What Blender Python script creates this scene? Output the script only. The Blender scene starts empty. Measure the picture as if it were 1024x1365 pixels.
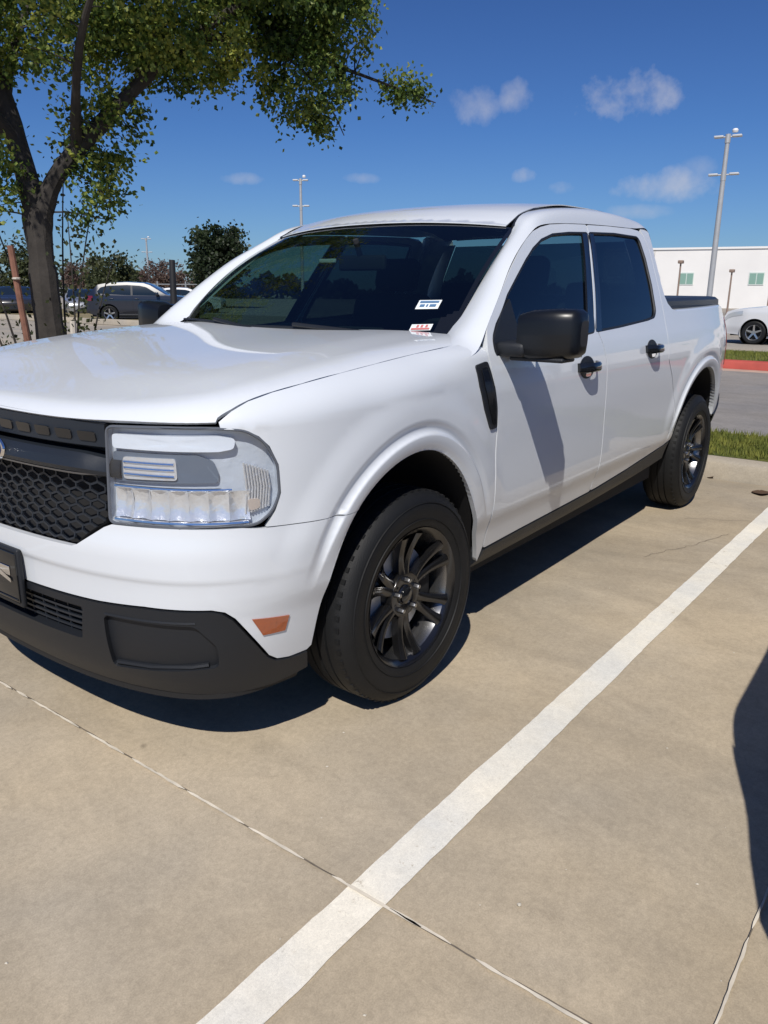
import bpy, bmesh, math, random
import numpy as np
from mathutils import Vector, Matrix
from mathutils.geometry import delaunay_2d_cdt
rnd = random.Random(7)
scene = bpy.context.scene
COL = scene.collection

# ------------------------------------------------------------------ camera
CAM_POS = (1.93338742, 2.22391199, 1.31126555)
CR = (-0.60289346, 0.79778683, 0.00745993)      # right
CD = (0.2142925, 0.17093506, -0.96169638)       # down
CF = (-0.76850387, -0.57820185, -0.27401536)    # forward
cam_d = bpy.data.cameras.new('camera'); cam = bpy.data.objects.new('camera', cam_d); COL.objects.link(cam)
cam.matrix_world = Matrix(((CR[0], -CD[0], -CF[0], CAM_POS[0]), (CR[1], -CD[1], -CF[1], CAM_POS[1]),
                           (CR[2], -CD[2], -CF[2], CAM_POS[2]), (0, 0, 0, 1)))
cam_d.sensor_fit = 'HORIZONTAL'; cam_d.sensor_width = 36.0; cam_d.lens = 1030.28 / 1024 * 36
cam_d.clip_start = 0.05; cam_d.clip_end = 6000
scene.camera = cam

# ------------------------------------------------------------------ sun, sky
SUN = Vector((.51, .275, .66)).normalized()
EL = math.asin(SUN.z)
sd = bpy.data.lights.new('sun', 'SUN'); so = bpy.data.objects.new('sun', sd); COL.objects.link(so)
sd.energy = 4.6; sd.angle = math.radians(.53); sd.color = (1, .95, .87)
so.rotation_euler = SUN.to_track_quat('Z', 'Y').to_euler()
so.location = (10, 6, 15)
world = bpy.data.worlds.new('World'); scene.world = world; world.use_nodes = True
wn = world.node_tree.nodes; wl = world.node_tree.links
for n in list(wn): wn.remove(n)
def wnode(t, **k):
    n = wn.new(t)
    for a, b in k.items(): setattr(n, a, b)
    return n
wo = wnode('ShaderNodeOutputWorld'); bg = wnode('ShaderNodeBackground'); bg.inputs[1].default_value = .10
sky = wnode('ShaderNodeTexSky', sky_type='NISHITA', sun_disc=False)
sky.sun_elevation = EL; sky.sun_rotation = math.atan2(SUN.x, SUN.y)
sky.air_density = 1.0; sky.dust_density = .3; sky.ozone_density = 3.0; sky.altitude = 200
hsv = wnode('ShaderNodeHueSaturation'); hsv.inputs['Saturation'].default_value = .92
# the air near the horizon is a cleaner blue than the model's
tcs = wnode('ShaderNodeTexCoord'); sx = wnode('ShaderNodeSeparateXYZ'); wl.new(tcs.outputs['Generated'], sx.inputs[0])
cr = wnode('ShaderNodeValToRGB'); e = cr.color_ramp.elements; e[0].position = 0; e[0].color = (.36, .54, .80, 1); e[1].position = 1.0; e[1].color = (.22, .45, .85, 1)
q = e.new(.18); q.color = (.150, .415, .79, 1); q = e.new(.42); q.color = (.058, .31, .70, 1)
wl.new(sx.outputs['Z'], cr.inputs[0])
mu = wnode('ShaderNodeMix', data_type='RGBA', blend_type='MULTIPLY'); mu.inputs[0].default_value = 1; wl.new(sky.outputs[0], mu.inputs[6]); wl.new(cr.outputs[0], mu.inputs[7])
wl.new(mu.outputs[2], hsv.inputs['Color'])
# small fair weather clouds: each a soft noisy puff in a direction of the sky
tc = wnode('ShaderNodeTexCoord')
nz = wnode('ShaderNodeTexNoise'); nz.inputs['Scale'].default_value = 16; nz.inputs['Detail'].default_value = 6; nz.inputs['Roughness'].default_value = .6
wl.new(tc.outputs['Generated'], nz.inputs['Vector'])
mask = None
CLOUDS = [((-0.9101, -0.3566, 0.2109), 0.063, 0.0286, 0.775), ((-0.8344, -0.5114, 0.2054), 0.0378, 0.0242, 0.525), ((-0.8601, -0.4635, 0.2132), 0.0231, 0.022000000000000002, 0.525), ((-0.9413, -0.316, 0.1189), 0.05775, 0.0187, 0.625), ((-0.8779, -0.46, 0.1328), 0.016800000000000002, 0.0099, 0.625), ((-0.6775, -0.7246, 0.1263), 0.0273, 0.007700000000000001, 0.41250000000000003), ((-0.7752, -0.6183, 0.1291), 0.0252, 0.006600000000000001, 0.35000000000000003), ((-0.8998, -0.4199, 0.1185), 0.0189, 0.0088, 0.375), ((-0.9355, -0.3413, 0.0912), 0.036750000000000005, 0.0088, 0.3125), ((-0.9508, -0.2794, 0.1336), 0.021, 0.013200000000000002, 0.25)]
for (d, ru, rv, st) in CLOUDS:
    d = Vector(d).normalized(); u = d.cross(Vector((0, 0, 1))).normalized(); v = u.cross(d)
    def dot(vec, s, off=0):
        m = wnode('ShaderNodeVectorMath', operation='DOT_PRODUCT'); m.inputs[1].default_value = tuple(vec * s)
        wl.new(tc.outputs['Generated'], m.inputs[0]); return m.outputs['Value']
    a, b, c = dot(u, 1 / ru), dot(v, 1 / rv), dot(d, 1)
    def mth(op, x, y, cl=False):
        m = wnode('ShaderNodeMath', operation=op); m.use_clamp = cl
        for i, q in enumerate((x, y)):
            if isinstance(q, (int, float)): m.inputs[i].default_value = q
            else: wl.new(q, m.inputs[i])
        return m.outputs[0]
    r2 = mth('ADD', mth('MULTIPLY', a, a), mth('MULTIPLY', b, b))
    g = mth('SUBTRACT', 1.0, r2)
    g = mth('ADD', g, mth('MULTIPLY', mth('SUBTRACT', nz.outputs['Fac'], .5), 4.2))
    g = mth('MULTIPLY', mth('MULTIPLY', g, .55), mth('GREATER_THAN', c, 0), True)
    edge = mth('SUBTRACT', 1.9, r2, True)
    g = mth('MULTIPLY', mth('MULTIPLY', g, edge), st)
    mask = g if mask is None else mth('MAXIMUM', mask, g)
mx = wnode('ShaderNodeMix', data_type='RGBA'); wl.new(mask, mx.inputs[0])
wl.new(hsv.outputs[0], mx.inputs[6]); mx.inputs[7].default_value = (6.6, 6.4, 6.5, 1)
wl.new(mx.outputs[2], bg.inputs[0]); wl.new(bg.outputs[0], wo.inputs[0])

scene.view_settings.view_transform = 'Standard'; scene.view_settings.look = 'None'
scene.view_settings.exposure = 0.0; scene.view_settings.gamma = 1
scene.render.engine = 'CYCLES'
scene.cycles.max_bounces = 8; scene.cycles.transparent_max_bounces = 16

# ------------------------------------------------------------------ materials
MATS = {}
def mat(name, col=(.5, .5, .5), rough=.5, metal=0, spec=.5, coat=0, coat_rough=.03, noise=None, bump=None, emit=None, trans=0, ior=1.45, alpha=1):
    """noise=(scale, amount, detail): base colour varies around col; bump=(scale, strength)"""
    if name in MATS: return MATS[name]
    m = bpy.data.materials.new(name); m.use_nodes = True; nt = m.node_tree
    b = nt.nodes['Principled BSDF']; b.inputs['Base Color'].default_value = (*col, 1); b.inputs['Roughness'].default_value = rough
    b.inputs['Metallic'].default_value = metal; b.inputs['Specular IOR Level'].default_value = spec
    b.inputs['Coat Weight'].default_value = coat; b.inputs['Coat Roughness'].default_value = coat_rough
    b.inputs['Transmission Weight'].default_value = trans; b.inputs['IOR'].default_value = ior
    tcn = nt.nodes.new('ShaderNodeTexCoord')
    if noise:
        n = nt.nodes.new('ShaderNodeTexNoise'); n.inputs['Scale'].default_value = noise[0]; n.inputs['Detail'].default_value = noise[2] if len(noise) > 2 else 4
        nt.links.new(tcn.outputs['Object'], n.inputs['Vector'])
        r = nt.nodes.new('ShaderNodeMapRange'); r.inputs[1].default_value = .25; r.inputs[2].default_value = .75; r.inputs[3].default_value = 1 - noise[1]; r.inputs[4].default_value = 1 + noise[1]
        nt.links.new(n.outputs['Fac'], r.inputs[0])
        v = nt.nodes.new('ShaderNodeVectorMath'); v.operation = 'SCALE'; v.inputs[0].default_value = col; nt.links.new(r.outputs[0], v.inputs['Scale'])
        nt.links.new(v.outputs[0], b.inputs['Base Color'])
    if bump:
        n = nt.nodes.new('ShaderNodeTexNoise'); n.inputs['Scale'].default_value = bump[0]; n.inputs['Detail'].default_value = 3
        nt.links.new(tcn.outputs['Object'], n.inputs['Vector'])
        bp = nt.nodes.new('ShaderNodeBump'); bp.inputs['Strength'].default_value = bump[1]; bp.inputs['Distance'].default_value = .004
        nt.links.new(n.outputs['Fac'], bp.inputs['Height']); nt.links.new(bp.outputs[0], b.inputs['Normal'])
    if emit:
        b.inputs['Emission Color'].default_value = (*emit[0], 1); b.inputs['Emission Strength'].default_value = emit[1]
    MATS[name] = m; return m
def glass_mat(name, tint, refl=.9, rough=.0, base=0.0):
    """thin pane: tinted see-through with a fresnel mirror on top"""
    m = bpy.data.materials.new(name); m.use_nodes = True; nt = m.node_tree
    for n in list(nt.nodes): nt.nodes.remove(n)
    o = nt.nodes.new('ShaderNodeOutputMaterial'); t = nt.nodes.new('ShaderNodeBsdfTransparent'); t.inputs[0].default_value = (*tint, 1)
    g = nt.nodes.new('ShaderNodeBsdfGlossy'); g.inputs['Roughness'].default_value = rough; g.inputs[0].default_value = (refl, refl, refl, 1)
    f = nt.nodes.new('ShaderNodeFresnel'); ge = nt.nodes.new('ShaderNodeNewGeometry'); ir = nt.nodes.new('ShaderNodeMapRange'); ir.inputs[3].default_value = 1.5; ir.inputs[4].default_value = 1 / 1.5; nt.links.new(ge.outputs['Backfacing'], ir.inputs[0]); nt.links.new(ir.outputs[0], f.inputs[0])
    mr = nt.nodes.new('ShaderNodeMapRange'); mr.inputs[3].default_value = base; nt.links.new(f.outputs[0], mr.inputs[0])
    x = nt.nodes.new('ShaderNodeMixShader'); nt.links.new(mr.outputs[0], x.inputs[0]); nt.links.new(t.outputs[0], x.inputs[1]); nt.links.new(g.outputs[0], x.inputs[2])
    nt.links.new(x.outputs[0], o.inputs[0]); MATS[name] = m; return m

PAINT = mat('white_paint', (.635, .665, .70), .45, spec=.25, coat=.85, coat_rough=.03, noise=(3, .012))
BLACKP = mat('black_plastic', (.011, .013, .017), .5, bump=(900, .25))
GLOSSB = mat('gloss_black', (.008, .009, .011), .12, coat=.5)
DARK = mat('underbody_dark', (.012, .012, .013), .8)
RUBBER = mat('tyre_rubber', (.0085, .009, .010), .6, spec=.35, noise=(9, .25), bump=(260, .3))
RIMM = mat('dark_alloy', (.07, .07, .073), .2, metal=.9)
CHROME = mat('chrome', (.8, .8, .82), .12, metal=1)
SILVER = mat('lamp_reflector', (.84, .84, .85), .22, metal=.6, bump=(60, .6))
GLASS = glass_mat('windscreen_glass', (.28, .40, .375), base=.03)
TINT = glass_mat('tinted_glass', (.05, .075, .085), base=.03)
FTINT = glass_mat('front_door_glass', (.26, .36, .34), base=.03)
LENS = glass_mat('clear_lens', (.93, .95, .97), base=.04)

# ------------------------------------------------------------------ object helpers
def link(name, me, m=None, parent=None):
    o = bpy.data.objects.new(name, me); COL.objects.link(o)
    if m is not None:
        for q in (m if isinstance(m, (list, tuple)) else [m]): me.materials.append(q)
    if parent is not None: o.parent = parent
    return o
def empty(name, loc=(0, 0, 0), rz=0):
    o = bpy.data.objects.new(name, None); COL.objects.link(o); o.location = loc; o.rotation_euler = (0, 0, rz); o.empty_display_size = .2; return o
def tag(o, label=None, cat=None, group=None, kind=None):
    if label: o['label'] = label
    if cat: o['category'] = cat
    if group: o['group'] = group
    if kind: o['kind'] = kind
    return o
def copy_tree(o, parent=None):
    c = o.copy(); COL.objects.link(c)
    if parent is not None: c.parent = parent
    for ch in list(o.children): copy_tree(ch, c)
    return c
class MB:
    """collects shapes into ONE mesh"""
    def __init__(s): s.v = []; s.f = []; s.sm = []
    def add(s, V, F, smooth=False):
        b = len(s.v); s.v += [tuple(map(float, q)) for q in V]; s.f += [tuple(b + i for i in f) for f in F]; s.sm += [smooth] * len(F); return s
    def box(s, x0, x1, y0, y1, z0, z1, M=None):
        V = [(x, y, z) for x in (x0, x1) for y in (y0, y1) for z in (z0, z1)]
        if M is not None: V = [tuple(M @ Vector(q)) for q in V]
        return s.add(V, [(0, 1, 3, 2), (4, 6, 7, 5), (0, 4, 5, 1), (2, 3, 7, 6), (0, 2, 6, 4), (1, 5, 7, 3)])
    def rbox(s, x0, x1, y0, y1, z0, z1, r=.02, M=None, seg=3):
        bm = bmesh.new(); bmesh.ops.create_cube(bm, size=1)
        for v in bm.verts: v.co = Vector(((x0 + x1) / 2 + v.co.x * (x1 - x0), (y0 + y1) / 2 + v.co.y * (y1 - y0), (z0 + z1) / 2 + v.co.z * (z1 - z0)))
        bmesh.ops.bevel(bm, geom=list(bm.edges), offset=r, segments=seg, affect='EDGES', profile=.5)
        if M is not None: bm.transform(M)
        bm.verts.index_update(); s.add([v.co for v in bm.verts], [[v.index for v in f.verts] for f in bm.faces], True); bm.free(); return s
    def tube(s, pts, rad, n=8, cap=True):
        P = [Vector(p) for p in pts]; R = rad if isinstance(rad, (list, tuple)) else [rad] * len(P)
        V = []; F = []; prev = None
        for i, p in enumerate(P):
            t = (P[min(i + 1, len(P) - 1)] - P[max(i - 1, 0)]).normalized()
            if prev is None: a = t.orthogonal().normalized()
            else:
                a = prev - t * prev.dot(t); a = a.normalized() if a.length > 1e-6 else t.orthogonal().normalized()
            prev = a; b = t.cross(a)
            for k in range(n):
                an = 2 * math.pi * k / n; V.append(p + (a * math.cos(an) + b * math.sin(an)) * R[i])
        for i in range(len(P) - 1):
            for k in range(n): F.append((i * n + k, i * n + (k + 1) % n, (i + 1) * n + (k + 1) % n, (i + 1) * n + k))
        if cap: F.append(tuple(range(n))[::-1]); F.append(tuple((len(P) - 1) * n + k for k in range(n)))
        return s.add(V, F, True)
    def lathe(s, prof, n=64, axis='y', c=(0, 0, 0), closed=False):
        """prof: (radius, axial) pairs"""
        V = []; F = []; m = len(prof)
        for k in range(n):
            a = 2 * math.pi * k / n
            for r, h in prof:
                if axis == 'y': V.append((c[0] + r * math.cos(a), c[1] + h, c[2] + r * math.sin(a)))
                elif axis == 'z': V.append((c[0] + r * math.cos(a), c[1] + r * math.sin(a), c[2] + h))
                else: V.append((c[0] + h, c[1] + r * math.cos(a), c[2] + r * math.sin(a)))
        for k in range(n):
            for i in range(m if closed else m - 1):
                j = (i + 1) % m; F.append((k * m + i, k * m + j, ((k + 1) % n) * m + j, ((k + 1) % n) * m + i))
        return s.add(V, F, True)
    def grid(s, G, smooth=True, wrap_u=False):
        G = np.asarray(G, float); nu, nv = G.shape[:2]; V = G.reshape(-1, 3); F = []
        for i in range(nu if wrap_u else nu - 1):
            for j in range(nv - 1):
                a = i * nv + j; b = ((i + 1) % nu) * nv + j; F.append((a, b, b + 1, a + 1))
        return s.add(V, F, smooth)
    def build(s, name, m, parent=None, bevel=0, sharp=35, recalc=True):
        me = bpy.data.meshes.new(name); me.from_pydata(s.v, [], s.f)
        if recalc:
            bm = bmesh.new(); bm.from_mesh(me); bmesh.ops.recalc_face_normals(bm, faces=bm.faces); bm.to_mesh(me); bm.free()
        me.polygons.foreach_set('use_smooth', s.sm)
        me.update()
        if any(s.sm): me.set_sharp_from_angle(angle=math.radians(sharp))
        o = link(name, me, m, parent)
        if bevel:
            b = o.modifiers.new('bevel', 'BEVEL'); b.width = bevel; b.segments = 2; b.limit_method = 'ANGLE'
        return o

# ------------------------------------------------------------------ curve and surface maths
def pchip(xs, ys):
    xs = np.array(xs, float); ys = np.array(ys, float)
    h = np.diff(xs); d = np.diff(ys) / h; m = np.zeros_like(ys)
    for i in range(1, len(xs) - 1):
        if d[i - 1] * d[i] > 0:
            w1 = 2 * h[i] + h[i - 1]; w2 = h[i] + 2 * h[i - 1]; m[i] = (w1 + w2) / (w1 / d[i - 1] + w2 / d[i])
    m[0] = d[0]; m[-1] = d[-1]
    def fn(x):
        x = np.clip(np.asarray(x, float), xs[0], xs[-1]); i = np.clip(np.searchsorted(xs, x, side='right') - 1, 0, len(xs) - 2)
        t = (x - xs[i]) / h[i]; t2 = t * t; t3 = t2 * t
        return (2 * t3 - 3 * t2 + 1) * ys[i] + (t3 - 2 * t2 + t) * h[i] * m[i] + (-2 * t3 + 3 * t2) * ys[i + 1] + (t3 - t2) * h[i] * m[i + 1]
    return fn
def sstep(a, b, x):
    t = np.clip((np.asarray(x, float) - a) / (b - a), 0, 1); return t * t * (3 - 2 * t)
def natural_cubic(t, y):
    n = len(t); A = np.zeros((n, n)); r = np.zeros(n); h = np.diff(t); A[0, 0] = A[-1, -1] = 1
    for i in range(1, n - 1):
        A[i, i - 1] = h[i - 1]; A[i, i] = 2 * (h[i - 1] + h[i]); A[i, i + 1] = h[i]; r[i] = 3 * ((y[i + 1] - y[i]) / h[i] - (y[i] - y[i - 1]) / h[i - 1])
    c = np.linalg.solve(A, r)
    def fn(x):
        i = np.clip(np.searchsorted(t, x, side='right') - 1, 0, n - 2); dx = x - t[i]
        b = (y[i + 1] - y[i]) / h[i] - h[i] * (2 * c[i] + c[i + 1]) / 3; d = (c[i + 1] - c[i]) / (3 * h[i])
        return y[i] + b * dx + c[i] * dx ** 2 + d * dx ** 3
    return fn
# plan outline of the pickup: nose centre, round the corner, along the side, to the tail centre
PL = [(.89, 0), (.886, .2), (.866, .4), (.828, .56), (.765, .70), (.67, .80), (.53, .868), (.35, .903), (.15, .918), (-.1, .922), (-.6, .922), (-1.2, .922), (-1.8, .922), (-2.4, .922),
      (-3.0, .919), (-3.3, .905), (-3.6, .873), (-3.85, .822), (-4.02, .755), (-4.11, .66), (-4.15, .5), (-4.165, .25), (-4.17, 0)]
def make_plan(PL):
    P = np.array(PL, float); P = np.vstack([P[1:4][::-1] * [1, -1], P, P[-4:-1][::-1] * [1, -1]])
    t = np.concatenate([[0], np.cumsum(np.hypot(*np.diff(P, axis=0).T))])
    fx = natural_cubic(t, P[:, 0]); fy = natural_cubic(t, P[:, 1]); tt = np.linspace(t[3], t[-4], 2400); X = fx(tt); Y = fy(tt)
    s = np.concatenate([[0], np.cumsum(np.hypot(np.diff(X), np.diff(Y)))]); tx = np.gradient(X, s); ty = np.gradient(Y, s)
    k = np.ones(61) / 61
    def sm(a, odd):
        e = np.concatenate([(-a[1:31][::-1] if odd else a[1:31][::-1]), a, (-a[-31:-1][::-1] if odd else a[-31:-1][::-1])]); return np.convolve(e, k, 'valid')
    return s, X, Y, sm(tx, True), sm(ty, False)
S_, PX, PY, TX, TY = make_plan(PL); SMAX = S_[-1]
def plan(s):
    x = np.interp(s, S_, PX); y = np.interp(s, S_, PY); tx = np.interp(s, S_, TX); ty = np.interp(s, S_, TY); l = np.hypot(tx, ty); return x, y, ty / l, -tx / l
Df = pchip([.15, .24, .32, .42, .52, .575, .60, .65, .72, .80, .94, .985, 1.0], [-.12, -.06, -.025, -.008, -.005, -.002, .0045, .004, -.010, -.02, -.028, -.03, -.033])
DsA = pchip([.15, .36, .46, .54, .60, .75, .90, .97, 1.04, 1.10, 1.15, 1.20, 1.25, 1.40, 1.52, 1.60, 1.65, 1.68, 1.70],
            [-.115, -.066, -.042, -.015, -.0085, -.004, 0, .0, -.006, -.018, -.034, -.050, -.066, -.120, -.168, -.208, -.245, -.29, -.34])
def dseg(P, line):
    """distance of points P (n,2) to polyline"""
    line = np.asarray(line, float); best = np.full(len(P), 1e9)
    for a, b in zip(line[:-1], line[1:]):
        ab = b - a; t = np.clip(((P - a) @ ab) / (ab @ ab), 0, 1); best = np.minimum(best, np.hypot(*(P - a - t[:, None] * ab).T))
    return best
def smooth_line(pts, step=.012):
    P = np.array(pts, float); t = np.concatenate([[0], np.cumsum(np.hypot(*np.diff(P, axis=0).T))]); fx = natural_cubic(t, P[:, 0]); fy = natural_cubic(t, P[:, 1])
    tt = np.linspace(0, t[-1], max(2, int(t[-1] / step) + 1)); return np.stack([fx(tt), fy(tt)], 1)
ARCH_F = smooth_line([(1.112, .24), (1.120, .36), (1.139, .499), (1.183, .625), (1.251, .722), (1.350, .798), (1.460, .838), (1.580, .842), (1.695, .800), (1.800, .714), (1.888, .585), (1.960, .46), (2.022, .335), (2.05, .26)])
ARCH_R = smooth_line([(4.075, .38), (4.092, .50), (4.125, .61), (4.20, .715), (4.33, .812), (4.48, .868), (4.65, .885), (4.81, .855), (4.94, .775), (5.02, .665), (5.06, .55), (5.065, .42)])
BUMPF = pchip([0, .005, .049, .0535, .0605, .066, .098, .125, .21, .3], [0, .008, .0185, .0172, .002, .0005, .011, .010, 0, 0])
def arch_off(s, z):
    P = np.stack([np.ravel(s), np.ravel(z)], 1); r = np.zeros(len(P))
    for A in (ARCH_F, ARCH_R):
        m = (P[:, 0] > A[:, 0].min() - .35) & (P[:, 0] < A[:, 0].max() + .35)
        if m.any(): r[m] += BUMPF(dseg(P[m], A[::2])) * sstep(.50, .72, P[m][:, 1])
    return r.reshape(np.shape(s))
def wrap(s, z, off=0.0, arch=True, cab=True):
    """side / front skin of the pickup; negative s is the other side"""
    s = np.asarray(s, float); z = np.asarray(z, float); sg = np.where(s < 0, -1., 1.); s = np.abs(s)
    x, y, nx, ny = plan(s); w = sstep(.55, 1.25, s)
    ds = DsA(z)
    if not cab: ds = DsA(np.minimum(z, .97))
    o = (1 - w) * Df(z) + w * ds + off
    if arch: o = o + arch_off(s, z)
    return np.stack([x + nx * o, sg * (y + ny * o), z + 0 * x], -1)
# hood: top height field minus a rounded rim
T0 = pchip([-.6, -.45, -.3, 0, .3, .5, .7, .8, .89], [1.178, 1.172, 1.166, 1.146, 1.116, 1.086, 1.045, 1.025, 1.006])
def Top(x, y):
    ay = np.abs(y); fr = sstep(.80, .45, x)
    return T0(x) + fr * (.008 * sstep(.80, .54, ay) - .008 * (1 - sstep(.0, .56, ay))) + .004 * (1 - sstep(0, .5, ay)) * (1 - fr)
hS = pchip([0, .5, .83, 1.1, 1.4, 1.75, 2.2], [.046, .050, .072, .105, .130, .138, .138])
eS = pchip([0, .5, .83, 1.1, 1.4, 1.75, 2.2], [.10, .11, .135, .17, .185, .19, .19])
def drop(e, s):
    q = 1 - np.clip(e / eS(s), 0, 1); return hS(s) * (1 - np.sqrt(np.clip(1 - q ** 2.2, 0, 1)))
def vs_(s): x, y, _, _ = plan(s); return Top(x, y) - hS(s)
_E = 1 - np.cos(np.linspace(0, math.pi / 2, 120))
def skin(s, v, off=0.0):
    """front wings: wrap() below the shoulder, rolling over onto the hood above it"""
    s = np.asarray(s, float); v = np.asarray(v, float); sg = np.where(s < 0, -1., 1.); a = np.abs(s)
    base = wrap(a, v, 0, True, False); vs = vs_(a); l = v - vs; out = base.copy()
    m = l > 0
    if np.any(m):
        am = a[m]; lm = l[m]; e = np.zeros_like(am)
        for i in range(len(am)):
            ee = _E * eS(am[i]); dd = drop(ee, am[i]); ar = np.concatenate([[0], np.cumsum(np.hypot(np.diff(ee), np.diff(dd)))])
            tot = ar[-1]; e[i] = np.interp(lm[i], ar, ee) if lm[i] < tot else ee[-1] + lm[i] - tot
        x, y, nx, ny = plan(am); w = sstep(.55, 1.25, am); o0 = (1 - w) * Df(.97) + w * 0.0 + arch_off(am, np.minimum(v[m], vs[m]))
        fx = x + nx * (o0 * (1 - sstep(0, .1, e)) - e); fy = y + ny * (o0 * (1 - sstep(0, .1, e)) - e); z = Top(fx, fy) - drop(e, am)
        out[m] = np.stack([fx, fy, z], -1)
    # ease into the door skin
    k = sstep(1.55, 1.98, a) * (1 - sstep(1.10, 1.16, out[..., 2])); tgt = wrap(a, out[..., 2])
    out = out * (1 - k[..., None]) + tgt * k[..., None]
    out[..., 1] *= sg; return out
def v_of_e(s, e):
    ee = _E * eS(s); dd = drop(ee, s); ar = np.concatenate([[0], np.cumsum(np.hypot(np.diff(ee), np.diff(dd)))]); return float(vs_(s) + (np.interp(e, ee, ar) if e < ee[-1] else ar[-1] + e - ee[-1]))
_PC = np.stack([PX, PY], 1)[:1000]; _SC = S_[:1000]
def hoodmap(x, y):
    x = np.asarray(x, float); y = np.asarray(y, float); P = np.stack([x.ravel(), np.abs(y).ravel()], 1)
    d = np.hypot(P[:, None, 0] - _PC[None, :, 0], P[:, None, 1] - _PC[None, :, 1]); k = d.argmin(1)
    # refine: true distance by local tangent
    e = d[np.arange(len(P)), k]; s = _SC[k]; w = sstep(.55, 1.25, s); o0 = (1 - w) * Df(.97)
    e = e + o0 * (1 - sstep(0, .1, e)); e = np.maximum(e, 0)
    z = Top(P[:, 0], P[:, 1]) - drop(e, s); return np.stack([x.ravel(), y.ravel(), z], -1).reshape(x.shape + (3,))
def inpoly(P, poly):
    poly = np.asarray(poly, float); x, y = P[:, 0], P[:, 1]; r = np.zeros(len(P), bool); n = len(poly)
    for i in range(n):
        x1, y1 = poly[i]; x2, y2 = poly[(i + 1) % n]
        if y1 == y2: continue
        c = ((y1 > y) != (y2 > y)) & (x < (x2 - x1) * (y - y1) / (y2 - y1) + x1); r ^= c
    return r
def dens(poly, h, closed=True):
    P = [np.array(p, float) for p in poly]; out = []; n = len(P)
    for i in range(n if closed else n - 1):
        a, b = P[i], P[(i + 1) % n]; k = max(1, int(math.ceil(np.hypot(*(b - a)) / h)))
        for j in range(k): out.append(a + (b - a) * j / k)
    if not closed: out.append(P[-1])
    return np.array(out)
def rounded(poly, r=.02, n=4):
    """closed polygon with rounded corners"""
    P = [np.array(p, float) for p in poly]; out = []; N = len(P)
    for i in range(N):
        a, b, c = P[i - 1], P[i], P[(i + 1) % N]; u = a - b; w = c - b; lu, lw = np.hypot(*u), np.hypot(*w)
        q = min(r, lu * .45, lw * .45); p0 = b + u / lu * q; p2 = b + w / lw * q
        cs = (u @ w) / (lu * lw)
        if cs < -.985: out.append(b); continue
        for k in range(n + 1):
            t = k / n; out.append((1 - t) ** 2 * p0 + 2 * t * (1 - t) * b + t * t * p2)
    return [tuple(q) for q in out]
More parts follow.
